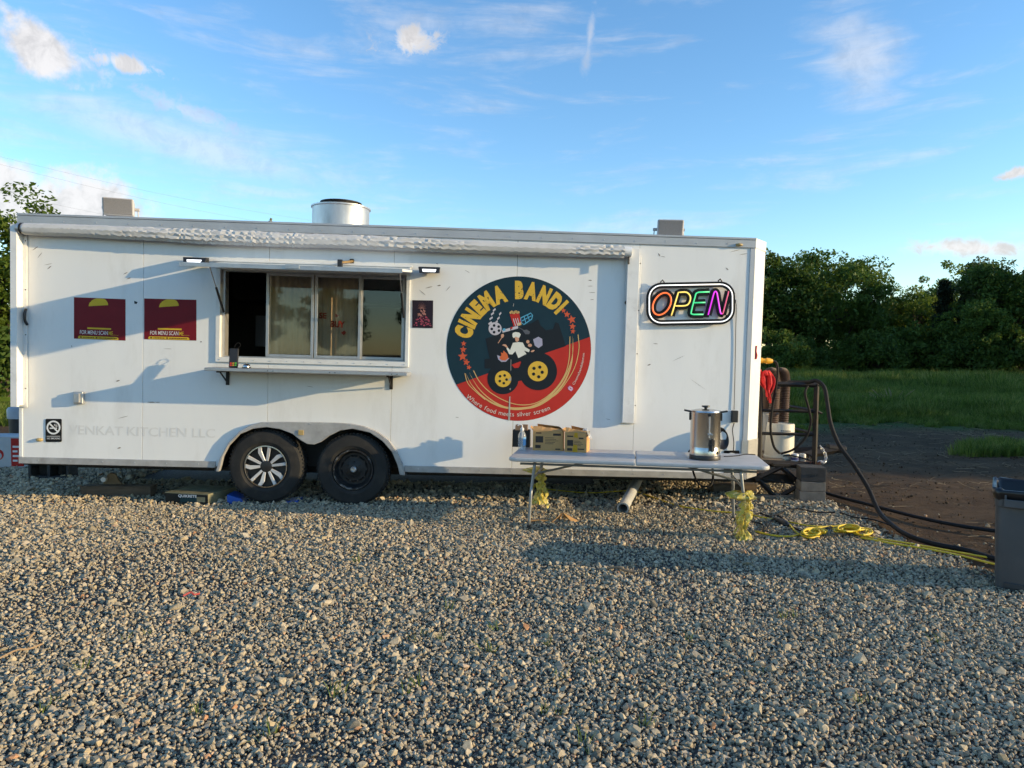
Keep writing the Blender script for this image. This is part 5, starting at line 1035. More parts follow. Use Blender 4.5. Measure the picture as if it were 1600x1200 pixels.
for (cx, cy, w_, h_, cnt) in ((1272, 831, 18, 5, 9), (1325, 827, 24, 5, 9), (1350, 830, 14, 6, 4)):
    for i in range(cnt):
        a0 = rn.uniform(0, 6.28); ww, hh = w_*rn.uniform(.5, 1.1), h_*rn.uniform(.4, 1.1); dx, dy = rn.uniform(-5, 5), rn.uniform(-2, 2); z0 = .02+.012*i*.6
        ycord([PZ(cx+dx+ww*math.cos(a0+q*.9), cy+dy+hh*math.sin(a0+q*.9), z0+.012*math.sin(q*1.7+i)) for q in range(8)], 5)
# ------------------------------------------------------------------ trash bin
bc = PZ(1554, 922); ang = R(-34)
bn = thing('trash_bin', 'slim grey trash bin with black liner on the gravel edge', 'trash bin'); ew, ln, bh = .27, .52, .66
ux = Vector((math.cos(ang), math.sin(ang), 0)); uy = Vector((-math.sin(ang), math.cos(ang), 0))     # ux runs along the end face, uy away along the long side
bn.location = bc+ux*ew/2*.88+uy*ln/2; bn.rotation_euler = (0, 0, ang)
def bin_ring(z, sc, ex=0): 
    x, y, r = ew/2*sc+ex, ln/2*sc+ex, .045; o = []
    for cx, cy, a0 in ((x-r, -y+r, -90), (x-r, y-r, 0), (-x+r, y-r, 90), (-x+r, -y+r, 180)): o += [(cx+r*math.cos(R(a0+22.5*i)), cy+r*math.sin(R(a0+22.5*i)), z) for i in range(5)]
    return o
def rings(m, rs, cap0=True):
    n_ = len(rs[0]); m.add([v for r_ in rs for v in r_], [(i*n_+j, i*n_+(j+1) % n_, (i+1)*n_+(j+1) % n_, (i+1)*n_+j) for i in range(len(rs)-1) for j in range(n_)]+([tuple(range(n_))] if cap0 else [])); return m
rings(MB(), [bin_ring(.0, .84), bin_ring(.02, .87), bin_ring(.55, .97), bin_ring(.56, 1.0), bin_ring(bh, 1.02), bin_ring(bh, .97), bin_ring(.5, .92)]).build('bin_body', BINM, bn, smooth=True, auto=35)
m = MB(); 
for s in (-1,):
    y = s*ln/2*1.0; m.box(-.085, .085, y-.04, y-.028, .565, .615).box(-.085, -.073, y-.0275, y+.01, .565, .64).box(.073, .085, y-.0275, y+.01, .565, .64).box(-.0725, .0725, y-.0275, y+.002, .565, .572)
m.build('handle', BINM, bn, bev=.004)
MB().box(-.07, .07, -ln/2*.9-.004, -ln/2*.87, .02, .055).build('base_grip', mat('bin_dark', (.035, .037, .04), .6), bn, bev=.003)
n_ = 20; rs = []
for q, (z, sc, ex) in enumerate(((bh-.055, 1.0, .006), (bh-.02, 1.03, .012), (bh+.012, 1.03, .012), (bh+.018, 1.0, .0), (bh-.0, .95, -.004), (bh-.15, .9, -.01))):
    rs.append([(x*(1+.012*math.sin(i*2.9+q)), y*(1+.012*math.sin(i*4.1+q*2)), zz+.008*math.sin(i*3.7+q*1.3)) for i, (x, y, zz) in enumerate(bin_ring(z, sc, ex))])
rings(MB(), rs, False).build('liner', BAGM, bn, smooth=True)
MB().box(ew/2*.9, ew/2*.9+.008, -.2, .2, .05, .52).build('side_rib', BINM, bn, bev=.003)
# ------------------------------------------------------------------ things past the left end
p = PZ(5, 731); t = thing('printed_carton', 'white and red printed carton behind the rear end of the trailer', 'box', Vector((p.x-.05, p.y+.2, 0)), (0, 0, R(3)))
hh = .40; WCARD = mat('white_carton', (.46, .46, .47), .7, var=.08, dirt=(.3, .28, .26), damt=.3)
MB().box(-.35, .30, -.2, .2, 0, hh).build('carton', WCARD, t, bev=.004)
MB().poly([(.14, -.2015, .02), (.298, -.2015, .02), (.298, -.2015, .38), (.14, -.2015, .38)]).poly([(-.34, -.2015, .02), (-.15, -.2015, .02), (-.15, -.2015, .30), (-.34, -.2015, .30)]).build('red_panel', LRED, t)
m = MB(); m.poly([(x, -.2022, z) for x, z in circ(-.02, .17, .07, 20)]).poly([(x, -.2022, z) for x, z in circ(-.06, .33, .022, 14)]).build('red_emblem', LRED, t); MB().poly([(x, -.2028, z) for x, z in circ(-.02, .155, .045, 16)]).build('emblem_centre', WCARD, t)
m = MB()
for i in range(4): m.poly([(.16, -.2022, .08+.06*i), (.16+.10*(.6+.4*(i % 2)), -.2022, .08+.06*i), (.16+.10*(.6+.4*(i % 2)), -.2022, .105+.06*i), (.16, -.2022, .105+.06*i)])
m.build('print_lines', OFFW, t)
p = PY(28, 690, 9.6); t = thing('grey_pail', 'grey lidded pail behind the rear corner of the trailer', 'pail', Vector((p.x, 9.7, 0))); MB().lathe([(.13, 0), (.15, .02), (.16, .62), (.001, .62)], 28).build('pail_body', BLACK, t, smooth=True, auto=40); MB().lathe([(.175, .58), (.18, .70), (.16, .73), (.001, .735)], 28).build('lid', mat('pail_lid', (.32, .34, .38), .5), t, smooth=True, auto=40)

# ------------------------------------------------------------------ ground
def edge_x(y): return 3.32+.16*mn.noise(Vector((y*.9, 3.1, 0)))+.07*mn.noise(Vector((y*3.1, 1.1, 0)))+max(0, 5.0-y)*.32
def edge_y(x): return 9.25+.3*mn.noise(Vector((x*.5, 7.7, 0)))
def gh_(x, y): return .016*mn.noise(Vector((x*.75, y*.75, 0)))+.009*mn.noise(Vector((x*2.3, y*2.3, 5)))
def ground_material():
    m = bpy.data.materials.new('field_ground'); m.use_nodes = True; t = m.node_tree; n = t.nodes; l = t.links; b = n['Principled BSDF']; b.inputs['Roughness'].default_value = .95; b.inputs['Specular IOR Level'].default_value = .15
    co = n.new('ShaderNodeTexCoord'); sp_ = n.new('ShaderNodeSeparateXYZ'); l.new(co.outputs['Object'], sp_.inputs[0])
    def nz(s, d=6, r=.6):
        q = n.new('ShaderNodeTexNoise'); q.inputs['Scale'].default_value = s; q.inputs['Detail'].default_value = d; q.inputs['Roughness'].default_value = r; l.new(co.outputs['Object'], q.inputs['Vector']); return q.outputs['Fac']
    def mix(f, A, B):
        q = n.new('ShaderNodeMix'); q.data_type = 'RGBA'; l.new(f, q.inputs['Factor'])
        for k, v in (('A', A), ('B', B)):
            if isinstance(v, tuple): q.inputs[k].default_value = (*v, 1)
            else: l.new(v, q.inputs[k])
        return q.outputs['Result']
    def mr(v, a, b_, c=0., d=1.):
        q = n.new('ShaderNodeMapRange'); q.interpolation_type = 'SMOOTHSTEP'; l.new(v, q.inputs['Value']); q.inputs['From Min'].default_value = a; q.inputs['From Max'].default_value = b_; q.inputs['To Min'].default_value = c; q.inputs['To Max'].default_value = d; return q.outputs[0]
    soil = mix(mr(nz(1.1, 8), .35, .65), (.058, .033, .016), (.098, .060, .031)); mpn = n.new('ShaderNodeMapping'); mpn.inputs['Scale'].default_value = (.35, 3.0, 1); l.new(co.outputs['Object'], mpn.inputs['Vector'])
    q = n.new('ShaderNodeTexNoise'); q.inputs['Scale'].default_value = 7; q.inputs['Detail'].default_value = 9; q.inputs['Roughness'].default_value = .75; l.new(mpn.outputs[0], q.inputs['Vector'])
    soil = mix(mr(q.outputs['Fac'], .55, .72, 0, .75), soil, (.15, .11, .068))
    soil = mix(mr(nz(9, 8, .7), .58, .70, 0, .6), soil, (.012, .009, .006))
    ad = n.new('ShaderNodeMath'); ad.operation = 'MULTIPLY_ADD'; l.new(nz(.28, 6), ad.inputs[0]); ad.inputs[1].default_value = 7.0; l.new(sp_.outputs['Y'], ad.inputs[2])
    gm = mr(ad.outputs[0], 17.5, 20.0)
    grass = mix(mr(nz(2.2, 6), .35, .65), (.035, .055, .013), (.06, .092, .022))
    l.new(mix(gm, soil, grass), b.inputs['Base Color'])
    bp = n.new('ShaderNodeBump'); bp.inputs['Strength'].default_value = .9; bp.inputs['Distance'].default_value = .05; l.new(nz(7, 9, .7), bp.inputs['Height']); l.new(bp.outputs[0], b.inputs['Normal'])
    return m
me = MB()
gx_ = [-500, -120, -40, -20, -12]+list(np.linspace(-8, 30, 77))+[40, 70, 150, 500]; gy_ = [-400, -80, -20, 0, 4]+list(np.linspace(5, 30, 61))+[40, 60, 100, 250, 700]
def fz(x, y):
    f = min(1, max(0, (abs(x-11)-19)/-4)) if True else 0
    w_ = .045*mn.noise(Vector((x*1.1, y*1.6, 2)))+.03*mn.noise(Vector((x*2.9, y*4, 4))) if (-8 < x < 30 and 5 < y < 30) else 0
    e = min(1, max(0, (x-edge_x(y)-.1)/.8)) if y < 9.6 else 1
    e = max(e, min(1, max(0, (y-9.6)/.8))) if y > 9.6 else e
    return -.012+w_*e
for y in gy_:
    for x in gx_: me.v.append((x, y, fz(x, y)))
nx_ = len(gx_)
for j in range(len(gy_)-1):
    for i in range(nx_-1): me.f.append((j*nx_+i, j*nx_+i+1, (j+1)*nx_+i+1, (j+1)*nx_+i))
struct(me.build('ground', ground_material(), None, smooth=True))
# gravel pad under the stones
GP = mat('gravel_bed', (.085, .078, .068), .95, var=.35, vscale=30, bump=.8, bscale=90)
me = MB(); ys = list(np.arange(-14, 9.01, .23)); ncol = 60
for y in ys:
    x1 = edge_x(y)
    for i in range(ncol+1):
        x = -14+(x1+14)*i/ncol; me.v.append((x, y, gh_(x, y)-.004))
for j in range(len(ys)-1):
    for i in range(ncol): me.f.append((j*(ncol+1)+i, j*(ncol+1)+i+1, (j+1)*(ncol+1)+i+1, (j+1)*(ncol+1)+i))
struct(me.build('gravel_pad', GP, None, smooth=True))
# the pale track far left
me = MB(); 
for i in range(13): me.v += [(-60+i*4, 26+.25*i*(i-6)*.06, .012), (-60+i*4, 36+.25*i*(i-6)*.06, .012)]
for i in range(12): me.f.append((2*i, 2*i+2, 2*i+3, 2*i+1))
struct(me.build('gravel_track', mat('track', (.21, .20, .19), .95, var=.2, vscale=3, bump=.5, bscale=15), None))

# ------------------------------------------------------------------ instanced scatter (stuff)
def stone_mesh(seed):
    rn = np.random.RandomState(seed); p = rn.normal(size=(15, 3)); p /= np.linalg.norm(p, axis=1)[:, None]; p *= rn.uniform(.82, 1.0, (15, 1)); p *= np.array([1.0, rn.uniform(.65, .95), rn.uniform(.45, .75)])*.5
    bm = bmesh.new(); [bm.verts.new(v) for v in p]; r_ = bmesh.ops.convex_hull(bm, input=bm.verts)
    lo = [v for v in bm.verts if not v.link_faces]; bmesh.ops.delete(bm, geom=lo, context='VERTS')
    bmesh.ops.recalc_face_normals(bm, faces=bm.faces); me = bpy.data.meshes.new('stone'); bm.to_mesh(me); bm.free(); return me
def rand_mat(name, ramp, rough=.85, trans=0.0, bump=0.0):
    m = bpy.data.materials.new(name); m.use_nodes = True; t = m.node_tree; n = t.nodes; l = t.links; b = n['Principled BSDF']; b.inputs['Roughness'].default_value = rough; b.inputs['Specular IOR Level'].default_value = .25
    oi = n.new('ShaderNodeObjectInfo'); cr = n.new('ShaderNodeValToRGB'); l.new(oi.outputs['Random'], cr.inputs[0]); e = cr.color_ramp.elements
    while len(e) < len(ramp): e.new(.5)
    for i, (p, c) in enumerate(ramp): e[i].position = p; e[i].color = (*c, 1)
    co = n.new('ShaderNodeTexCoord'); nz = n.new('ShaderNodeTexNoise'); nz.inputs['Scale'].default_value = 5; nz.inputs['Detail'].default_value = 5; l.new(co.outputs['Object'], nz.inputs['Vector'])
    mr = n.new('ShaderNodeMapRange'); mr.inputs['From Min'].default_value = .3; mr.inputs['From Max'].default_value = .7; mr.inputs['To Min'].default_value = .75; mr.inputs['To Max'].default_value = 1.2; l.new(nz.outputs['Fac'], mr.inputs['Value'])
    sc = n.new('ShaderNodeVectorMath'); sc.operation = 'SCALE'; l.new(cr.outputs[0], sc.inputs[0]); l.new(mr.outputs[0], sc.inputs['Scale']); l.new(sc.outputs[0], b.inputs['Base Color'])
    if trans:
        tr = n.new('ShaderNodeBsdfTranslucent'); l.new(sc.outputs[0], tr.inputs['Color']); ms = n.new('ShaderNodeMixShader'); ms.inputs[0].default_value = trans; l.new(b.outputs[0], ms.inputs[1]); l.new(tr.outputs[0], ms.inputs[2]); l.new(ms.outputs[0], n['Material Output'].inputs['Surface'])
    return m
def scatter(name, pts, rots, scls, protos, m):
    """one object: points carrying copies of a few small meshes"""
    me = bpy.data.meshes.new(name); me.vertices.add(len(pts)); me.vertices.foreach_set('co', np.asarray(pts, dtype=np.float32).ravel())
    a = me.attributes.new('rot', 'FLOAT_VECTOR', 'POINT'); a.data.foreach_set('vector', np.asarray(rots, dtype=np.float32).ravel())
    a = me.attributes.new('scl', 'FLOAT', 'POINT'); a.data.foreach_set('value', np.asarray(scls, dtype=np.float32))
    me.materials.append(m); o = bpy.data.objects.new(name, me); COL.objects.link(o)
    ng = bpy.data.node_groups.new(name+'_scatter', 'GeometryNodeTree'); ng.interface.new_socket('Geometry', in_out='INPUT', socket_type='NodeSocketGeometry'); ng.interface.new_socket('Geometry', in_out='OUTPUT', socket_type='NodeSocketGeometry')
    n = ng.nodes; l = ng.links; gi = n.new('NodeGroupInput'); go = n.new('NodeGroupOutput'); jn = n.new('GeometryNodeJoinGeometry')
    for pm in protos:
        pm.materials.clear(); pm.materials.append(m); po = bpy.data.objects.new(name+'_piece', pm); oi = n.new('GeometryNodeObjectInfo'); oi.inputs['Object'].default_value = po
        gt = n.new('GeometryNodeGeometryToInstance'); l.new(oi.outputs['Geometry'], gt.inputs[0]); l.new(gt.outputs[0], jn.inputs[0])
    ip = n.new('GeometryNodeInstanceOnPoints'); ip.inputs['Pick Instance'].default_value = True; l.new(gi.outputs[0], ip.inputs['Points']); l.new(jn.outputs[0], ip.inputs['Instance'])
    for nm, ty, sk in (('rot', 'FLOAT_VECTOR', 'Rotation'), ('scl', 'FLOAT', 'Scale')):
        na = n.new('GeometryNodeInputNamedAttribute'); na.data_type = ty; na.inputs['Name'].default_value = nm; l.new([s for s in na.outputs if s.enabled][0], ip.inputs[sk])
    l.new(ip.outputs[0], go.inputs[0]); md = o.modifiers.new('scatter', 'NODES'); md.node_group = ng; return o
rng = np.random.RandomState(3)
def grid(x0, x1, y0, y1, s):
    nx, ny = int((x1-x0)/s), int((y1-y0)/s); X, Y = np.meshgrid(x0+(np.arange(nx)+.5)*s, y0+(np.arange(ny)+.5)*s); return (X+rng.uniform(-.55, .55, X.shape)*s).ravel(), (Y+rng.uniform(-.55, .55, Y.shape)*s).ravel()
gxs, gys, gsc = [], [], []
def addst(x0, x1, y0, y1, s, mean, keep):
    X, Y = grid(x0, x1, y0, y1, s); k = keep(X, Y); X, Y = X[k], Y[k]; S = mean*np.exp(rng.normal(0, .38, len(X))); gxs.append(X); gys.append(Y); gsc.append(S)
vis = lambda X, Y: (np.abs(X) < .80*Y+.55)
addst(-4.2, 4.6, 1.9, 4.2, .0155, .0212, vis); addst(-6.5, 4.6, 4.2, 7.0, .0190, .0246, vis)
addst(-8.5, 4.2, 7.0, 9.3, .034, .037, lambda X, Y: vis(X, Y) & ~((X > -4.4) & (X < 1.0) & (Y > 8.3)))
nb = 900; X = rng.uniform(-5, 4.4, nb); Y = rng.uniform(1.9, 7.5, nb); k = vis(X, Y); gxs.append(X[k]); gys.append(Y[k]); gsc.append(rng.uniform(.032, .050, k.sum()))
X, Y, S = np.concatenate(gxs), np.concatenate(gys), np.concatenate(gsc)
ex = np.array([edge_x(y) for y in np.linspace(0, 10, 400)]); EX = np.interp(Y, np.linspace(0, 10, 400), ex)
fade = np.clip((EX+.10-X)/.25, 0, 1); far_ = np.clip((9.25-Y)/.3, 0, 1); k = rng.uniform(size=len(X)) < np.minimum(fade, far_)+.005
# thin, silty patches where fewer and smaller stones lie
pat = np.array([mn.noise(Vector((x*.55, y*.55, 9)))+.5*mn.noise(Vector((x*1.7, y*1.7, 3))) for x, y in zip(X[::1], Y[::1])]) if len(X) < 400000 else np.zeros(len(X))
k &= rng.uniform(size=len(X)) < np.where(pat > .45, .72, 1.0); S = S*np.where(pat > .35, .88, 1.0)
X, Y, S = X[k], Y[k], S[k]
Z = np.array([gh_(x, y) for x, y in zip(X, Y)])+S*.12+rng.uniform(-.004, .010, len(X))
rot = np.stack([rng.normal(0, .55, len(X)), rng.normal(0, .55, len(X)), rng.uniform(0, 6.28, len(X))], 1)
STONE = rand_mat('gravel_stone', [(0, (.15, .128, .095)), (.14, (.31, .262, .183)), (.32, (.43, .362, .25)), (.5, (.30, .258, .195)), (.68, (.48, .40, .28)), (.86, (.37, .295, .182)), (.96, (.50, .43, .32)), (1, (.43, .22, .11))], .88)
stuff(scatter('gravel', np.stack([X, Y, Z], 1), rot, S, [stone_mesh(i) for i in range(10)], STONE), 'pale crushed stone gravel covering the whole yard', 'gravel')
print('stones', len(X))
# straw and twigs on the soil
def straw_mesh(seed):
    rn = random.Random(seed); m = MB(); P = [Vector((i*.06-.12, rn.uniform(-.02, .02), rn.uniform(0, .012)+.004)) for i in range(5)]; m.tube(P, .003, 3); me = bpy.data.meshes.new('straw'); me.from_pydata(m.v, [], m.f); return me
ns = 9500; X = rng.uniform(2.6, 22, ns); Y = rng.uniform(4.2, 18, ns); k = (X > np.interp(Y, np.linspace(0, 10, 400), ex)-.1) | (Y > 9.6); k &= (X < .82*Y+1) & (X > .28*Y)
pt = np.array([mn.noise(Vector((x*.5, y*1.1, 30))) for x, y in zip(X, Y)]); k &= rng.uniform(size=ns) < np.clip(.35+1.3*pt, .05, 1); X, Y = X[k], Y[k]
Zs = np.array([fz(x, y) for x, y in zip(X, Y)])+.012
stuff(scatter('straw', np.stack([X, Y, Zs], 1), np.stack([rng.normal(0, .15, len(X)), rng.normal(0, .15, len(X)), rng.normal(0, .8, len(X))], 1), rng.uniform(.3, 1.1, len(X)), [straw_mesh(i) for i in range(4)], rand_mat('straw_mat', [(0, (.11, .08, .05)), (.5, (.20, .15, .09)), (1, (.32, .25, .16))])), 'dry straw and stalks strewn over the dark soil', 'straw')
# soil clods
ns = 16000; X = rng.uniform(2.8, 20, ns); Y = rng.uniform(4.2, 16, ns); k = ((X > np.interp(Y, np.linspace(0, 10, 400), ex)+.05) | (Y > 9.6)) & (X < .82*Y+1) & (X > .28*Y); X, Y = X[k], Y[k]
Zs = np.array([fz(x, y) for x, y in zip(X, Y)])
stuff(scatter('soil_clods', np.stack([X, Y, Zs], 1), rng.uniform(0, 6.28, (len(X), 3)), rng.uniform(.010, .042, len(X))*rng.uniform(.5, 1.3, len(X)), [stone_mesh(40+i) for i in range(4)], rand_mat('clod', [(0, (.035, .023, .014)), (.8, (.078, .053, .032)), (1, (.12, .09, .06))], .95)), 'dark earth clods on the bare soil', 'soil')
# grass
def tuft_mesh(seed, nb, h, spread):
    rn = random.Random(seed); v = []; f = []
    for i in range(nb):
        a = rn.uniform(0, 6.28); r = spread*math.sqrt(rn.random()); b = Vector((r*math.cos(a), r*math.sin(a), 0)); L = Vector((math.cos(a+rn.uniform(-1, 1)), math.sin(a+rn.uniform(-1, 1)), 0))*rn.uniform(.15, .55)*h; hh_ = h*rn.uniform(.55, 1.1); w = rn.uniform(.006, .013)*h/.3; s = Vector((-math.sin(a*3), math.cos(a*3), 0))*w
        o = len(v); v += [b-s, b+s, b+L*.35+Vector((0, 0, hh_*.6))+s*.8, b+L*.35+Vector((0, 0, hh_*.6))-s*.8, b+L+Vector((0, 0, hh_))]; f += [(o, o+1, o+2, o+3), (o+3, o+2, o+4)]
    me = bpy.data.meshes.new('tuft'); me.from_pydata([tuple(q) for q in v], [], f); return me
gx, gy, gs = [], [], []
def addg(n_, y0, y1, sc, side=1):
    Y = y0+(y1-y0)*rng.uniform(size=n_)**1.0; X = Y*rng.uniform(.26, .86, n_) if side > 0 else -Y*rng.uniform(.60, .92, n_); pn = np.array([mn.noise(Vector((x*.22, y*.22, 60)))+.5*mn.noise(Vector((x*.7, y*.7, 61))) for x, y in zip(X, Y)])
    lim = 15.8+3.2*np.array([mn.noise(Vector((x*.35, y*.1, 77)))+.5*mn.noise(Vector((x*1.3, y*.5, 7))) for x, y in zip(X, Y)]); k = (Y > lim) | ((Y > 10.8) & (pn > .36) & (rng.uniform(size=n_) < np.clip((pn-.30)*3, .1, .8))); gx.append(X[k]); gy.append(Y[k]); gs.append((sc*rng.uniform(.6, 1.25, n_)*(1+.9*pn)*np.where(Y > lim, np.clip(.55+(Y-lim)*.10, .5, 1), .32))[k])
addg(28000, 11, 30, 1.15); addg(14000, 30, 66, 1.5); addg(5000, 11, 26, .8, -1)
X, Y, S = map(np.concatenate, (gx, gy, gs)); k = ~((X < -10) & (Y > 25.5)); X, Y, S = X[k], Y[k], S[k]
GR = rand_mat('grass_blade', [(0, (.055, .088, .012)), (.4, (.10, .155, .022)), (.75, (.15, .21, .032)), (1, (.22, .24, .07))], .7, .35)
stuff(scatter('grass', np.stack([X, Y, np.array([fz(x, y) for x, y in zip(X, Y)])-.01], 1), np.stack([rng.normal(0, .1, len(X)), rng.normal(0, .1, len(X)), rng.uniform(0, 6.28, len(X))], 1), S, [tuft_mesh(i, 24, .34, .16) for i in range(5)], GR), 'long green grass covering the field behind the yard', 'grass')
# a few weeds pushing through the gravel
wx, wy = [], []
for (px, py) in ((90, 1110), (560, 880), (640, 1080), (660, 1000), (690, 1005), (780, 990), (770, 1020), (850, 1010), (930, 1040), (860, 1110), (920, 1180), (1240, 970), (1010, 1140), (300, 1110), (120, 1050), (1180, 1060), (1480, 1010), (1350, 1100), (520, 1090), (880, 1060), (700, 950), (1090, 1005), (210, 1000), (420, 1160)):
    p = PZ(px, py)
    for i in range(2): wx.append(p.x+random.uniform(-.05, .05)); wy.append(p.y+random.uniform(-.05, .05))
stuff(scatter('gravel_weeds', np.stack([wx, wy, np.zeros(len(wx))], 1), np.stack([rng.normal(0, .2, len(wx)), rng.normal(0, .2, len(wx)), rng.uniform(0, 6, len(wx))], 1), rng.uniform(.6, 1.2, len(wx)), [tuft_mesh(90+i, 5, .075, .02) for i in range(3)], rand_mat('weed', [(0, (.10, .15, .03)), (1, (.20, .24, .06))], .6, .3)), 'tiny green weeds sprouting through the gravel', 'weeds')
# dead stalks clump in the field
p = PZ(1394, 642); m = MB(); rn = random.Random(2)
for i in range(34):
    a = rn.uniform(0, 6.28); L = rn.uniform(.3, .95); d_ = Vector((math.cos(a)*rn.uniform(.2, .9), math.sin(a)*.5, rn.uniform(.3, 1.0))).normalized()*L; m.tube([Vector((rn.uniform(-.15, .15), rn.uniform(-.1, .1), 0)), d_*.5, d_+Vector((0, 0, -.1*L))], .007, 3)
o = tag(m.build('dry_stalks', mat('dry_stalk', (.24, .18, .11), .9, var=.2), None), 'clump of dry brown stalks at the edge of the grass', 'plant'); o.location = p
# stray sticks and bits on the gravel
for (pa, pb, r_, col_, lab, nm) in (((-6, 1031), (66, 1006), .005, (.30, .20, .11), 'long thin dry stick on gravel at the left edge', 'dry_stick'), ((42, 1003), (53, 989), .007, (.32, .22, .12), 'short dry leaf stalk on gravel at the left', 'dry_stalk_piece'), ((286, 931), (312, 927), .006, (.42, .07, .06), 'small red plastic strip on gravel left of centre', 'red_plastic_strip'), ((948, 888), (992, 893), .009, (.22, .15, .09), 'short dark stick on gravel in the bin shadow', 'dry_stick')):
    a, b = PZ(pa[0], pa[1], .035), PZ(pb[0], pb[1], .035); tag(MB().tube(spline([a, a.lerp(b, .4)+Vector((0, .01, .012)), a.lerp(b, .7)-Vector((0, .008, 0)), b], 4), r_, 6).build(nm, mat('bit'+lab[:12], col_, .8), None), lab, 'stick' if 'st' in nm[4:7] or 'stick' in nm else 'litter')

# ------------------------------------------------------------------ trees
LEAF_A = leaf_mat('leaf_dark', (.038, .072, .013), (.13, .20, .034), .42); LEAF_B = leaf_mat('leaf_fresh', (.085, .14, .018), (.20, .26, .042), .5); LEAF_C = leaf_mat('leaf_grey', (.055, .078, .028), (.13, .16, .065)); LEAF_E = leaf_mat('leaf_evergreen', (.012, .020, .010), (.028, .044, .018), .1)
BARK = mat('bark', (.060, .045, .034), .95, var=.3, vscale=8, bump=.8, bscale=25)
def crown_mesh(seed, rx, rz, zc, nblob, nleaf, leaf, blob_r, shape='round', m=None):
    """leaf-sized faces spread over many clumps, with gaps between the clumps"""
    rn = np.random.RandomState(seed); C_ = []
    while len(C_) < nblob:
        p = rn.normal(size=3); p /= np.linalg.norm(p); r = rn.uniform(.35, 1.0)**.5; ph = math.atan2(p[1], p[0]); lump = 1+.22*math.sin(3*ph+seed)+.15*math.sin(5*ph+2*seed+3*p[2])
        q = p*r*lump
        if shape == 'cone': t = rn.uniform(0, 1); a = rn.uniform(0, 6.28); rr = (1-t)*.95+.05; q = np.array([rr*math.cos(a)*rn.uniform(.3, 1), rr*math.sin(a)*rn.uniform(.3, 1), t*2-1])
        if q[2] < -.95: continue
        C_.append((q[0]*rx, q[1]*rx, zc+q[2]*rz))
    C_ = np.array(C_); ci = rn.randint(0, nblob, nleaf); br = blob_r*rn.uniform(.55, 1.3, nblob)
    d = rn.normal(size=(nleaf, 3)); d /= np.linalg.norm(d, axis=1)[:, None]; d *= (rn.uniform(.15, 1, nleaf)**.45)[:, None]; d[:, 2] *= .72
    c = C_[ci]+d*br[ci][:, None]; nrm_ = rn.normal(size=(nleaf, 3)); nrm_[:, 2] += .8; nrm_ /= np.linalg.norm(nrm_, axis=1)[:, None]
    t = np.cross(nrm_, rn.normal(size=(nleaf, 3))); t /= np.linalg.norm(t, axis=1)[:, None]; b = np.cross(nrm_, t); s = leaf*rn.uniform(.6, 1.35, (nleaf, 1)); dr = np.array([0, 0, -.25])*s
    v = np.stack([c-t*s*.55, c-b*s*.30+dr*.1, c+t*s*.55+dr, c+b*s*.30+dr*.1], 1).reshape(-1, 3)
    me = bpy.data.meshes.new('crown'); me.vertices.add(len(v)); me.vertices.foreach_set('co', v.astype(np.float32).ravel()); me.loops.add(nleaf*4); me.loops.foreach_set('vertex_index', np.arange(nleaf*4, dtype=np.int32)); me.polygons.add(nleaf); me.polygons.foreach_set('loop_start', np.arange(0, nleaf*4, 4, dtype=np.int32)); me.update(calc_edges=True); me.validate(); me.materials.append(m); return me, C_
def trunk_mesh(seed, h, r, C_, nl=12):
    rn = random.Random(seed); m = MB(); top = Vector((rn.uniform(-.3, .3), rn.uniform(-.3, .3), h)); P = spline([Vector((0, 0, -.1)), Vector((rn.uniform(-.15, .15), rn.uniform(-.15, .15), h*.4)), top], 5); n_ = len(P); m.tube(P, [r*(1.25-1.0*i/n_) if i else r*1.6 for i in range(n_)], 9)
    for i in range(nl):
        c = Vector(C_[rn.randrange(len(C_))]); k = rn.randint(n_//3, n_-2); s = P[k]; mid = s.lerp(c, .5)+Vector((0, 0, (c-s).length*.10)); m.tube(spline([s, mid, c], 4), [r*.42*(1-.85*j/8) for j in range(9)], 6)
    me = bpy.data.meshes.new('trunk'); me.from_pydata(m.v, [], m.f); me.materials.append(BARK); me.polygons.foreach_set('use_smooth', [True]*len(me.polygons)); return me
PROTO = {}
def proto(kind):
    if kind not in PROTO:
        spec = {'round': (1, 4.3, 4.2, 5.7, 165, 26000, .27, 1.05, 'round', LEAF_A), 'round2': (5, 3.2, 3.9, 5.2, 125, 20000, .26, .95, 'round', LEAF_A), 'loose': (2, 2.5, 3.8, 5.6, 60, 7500, .23, .85, 'round', LEAF_B), 'grey': (3, 2.3, 4.2, 5.6, 64, 8500, .22, .85, 'round', LEAF_C), 'ever': (4, 1.5, 4.0, 5.0, 80, 9000, .24, .6, 'cone', LEAF_E), 'bush': (6, 2.2, 1.5, 1.3, 50, 6500, .24, .75, 'round', LEAF_A), 'near': (8, 1.75, 2.0, 4.0, 170, 24000, .125, .45, 'round', LEAF_B)}[kind]
        sd, rx, rz, zc, nb_, nl, lf, br, shp, mm = spec; cm, C_ = crown_mesh(sd, rx, rz, zc, nb_, nl, lf, br, shp, mm); PROTO[kind] = (cm, trunk_mesh(sd, zc*(1.0 if kind != 'bush' else .6), .20 if kind != 'bush' else .06, C_, 16))
    return PROTO[kind]
def tree(kind, X, Y, s, rz, label, group=None, name='leafy_tree', sz=1.0):
    cm, tm = proto(kind); t = thing(name, label, 'tree' if kind != 'bush' else 'bush', (X, Y, 0), (0, 0, rz), group); t.scale = (s, s, s*sz)
    for nm, me in (('crown', cm), ('trunk', tm)): o = bpy.data.objects.new(nm, me); COL.objects.link(o); o.parent = t
G1 = 'trees along the far field edge'
def tx(px, Y): return (px-800)/FPX*Y
tree('round', tx(1300, 62), 62, 1.06, .3, 'big round dark green tree, tallest left of the tree line gap', G1)
tree('round2', tx(1205, 60), 60, 1.14, 2.1, 'dark leafy tree just right of the trailer nose', G1)
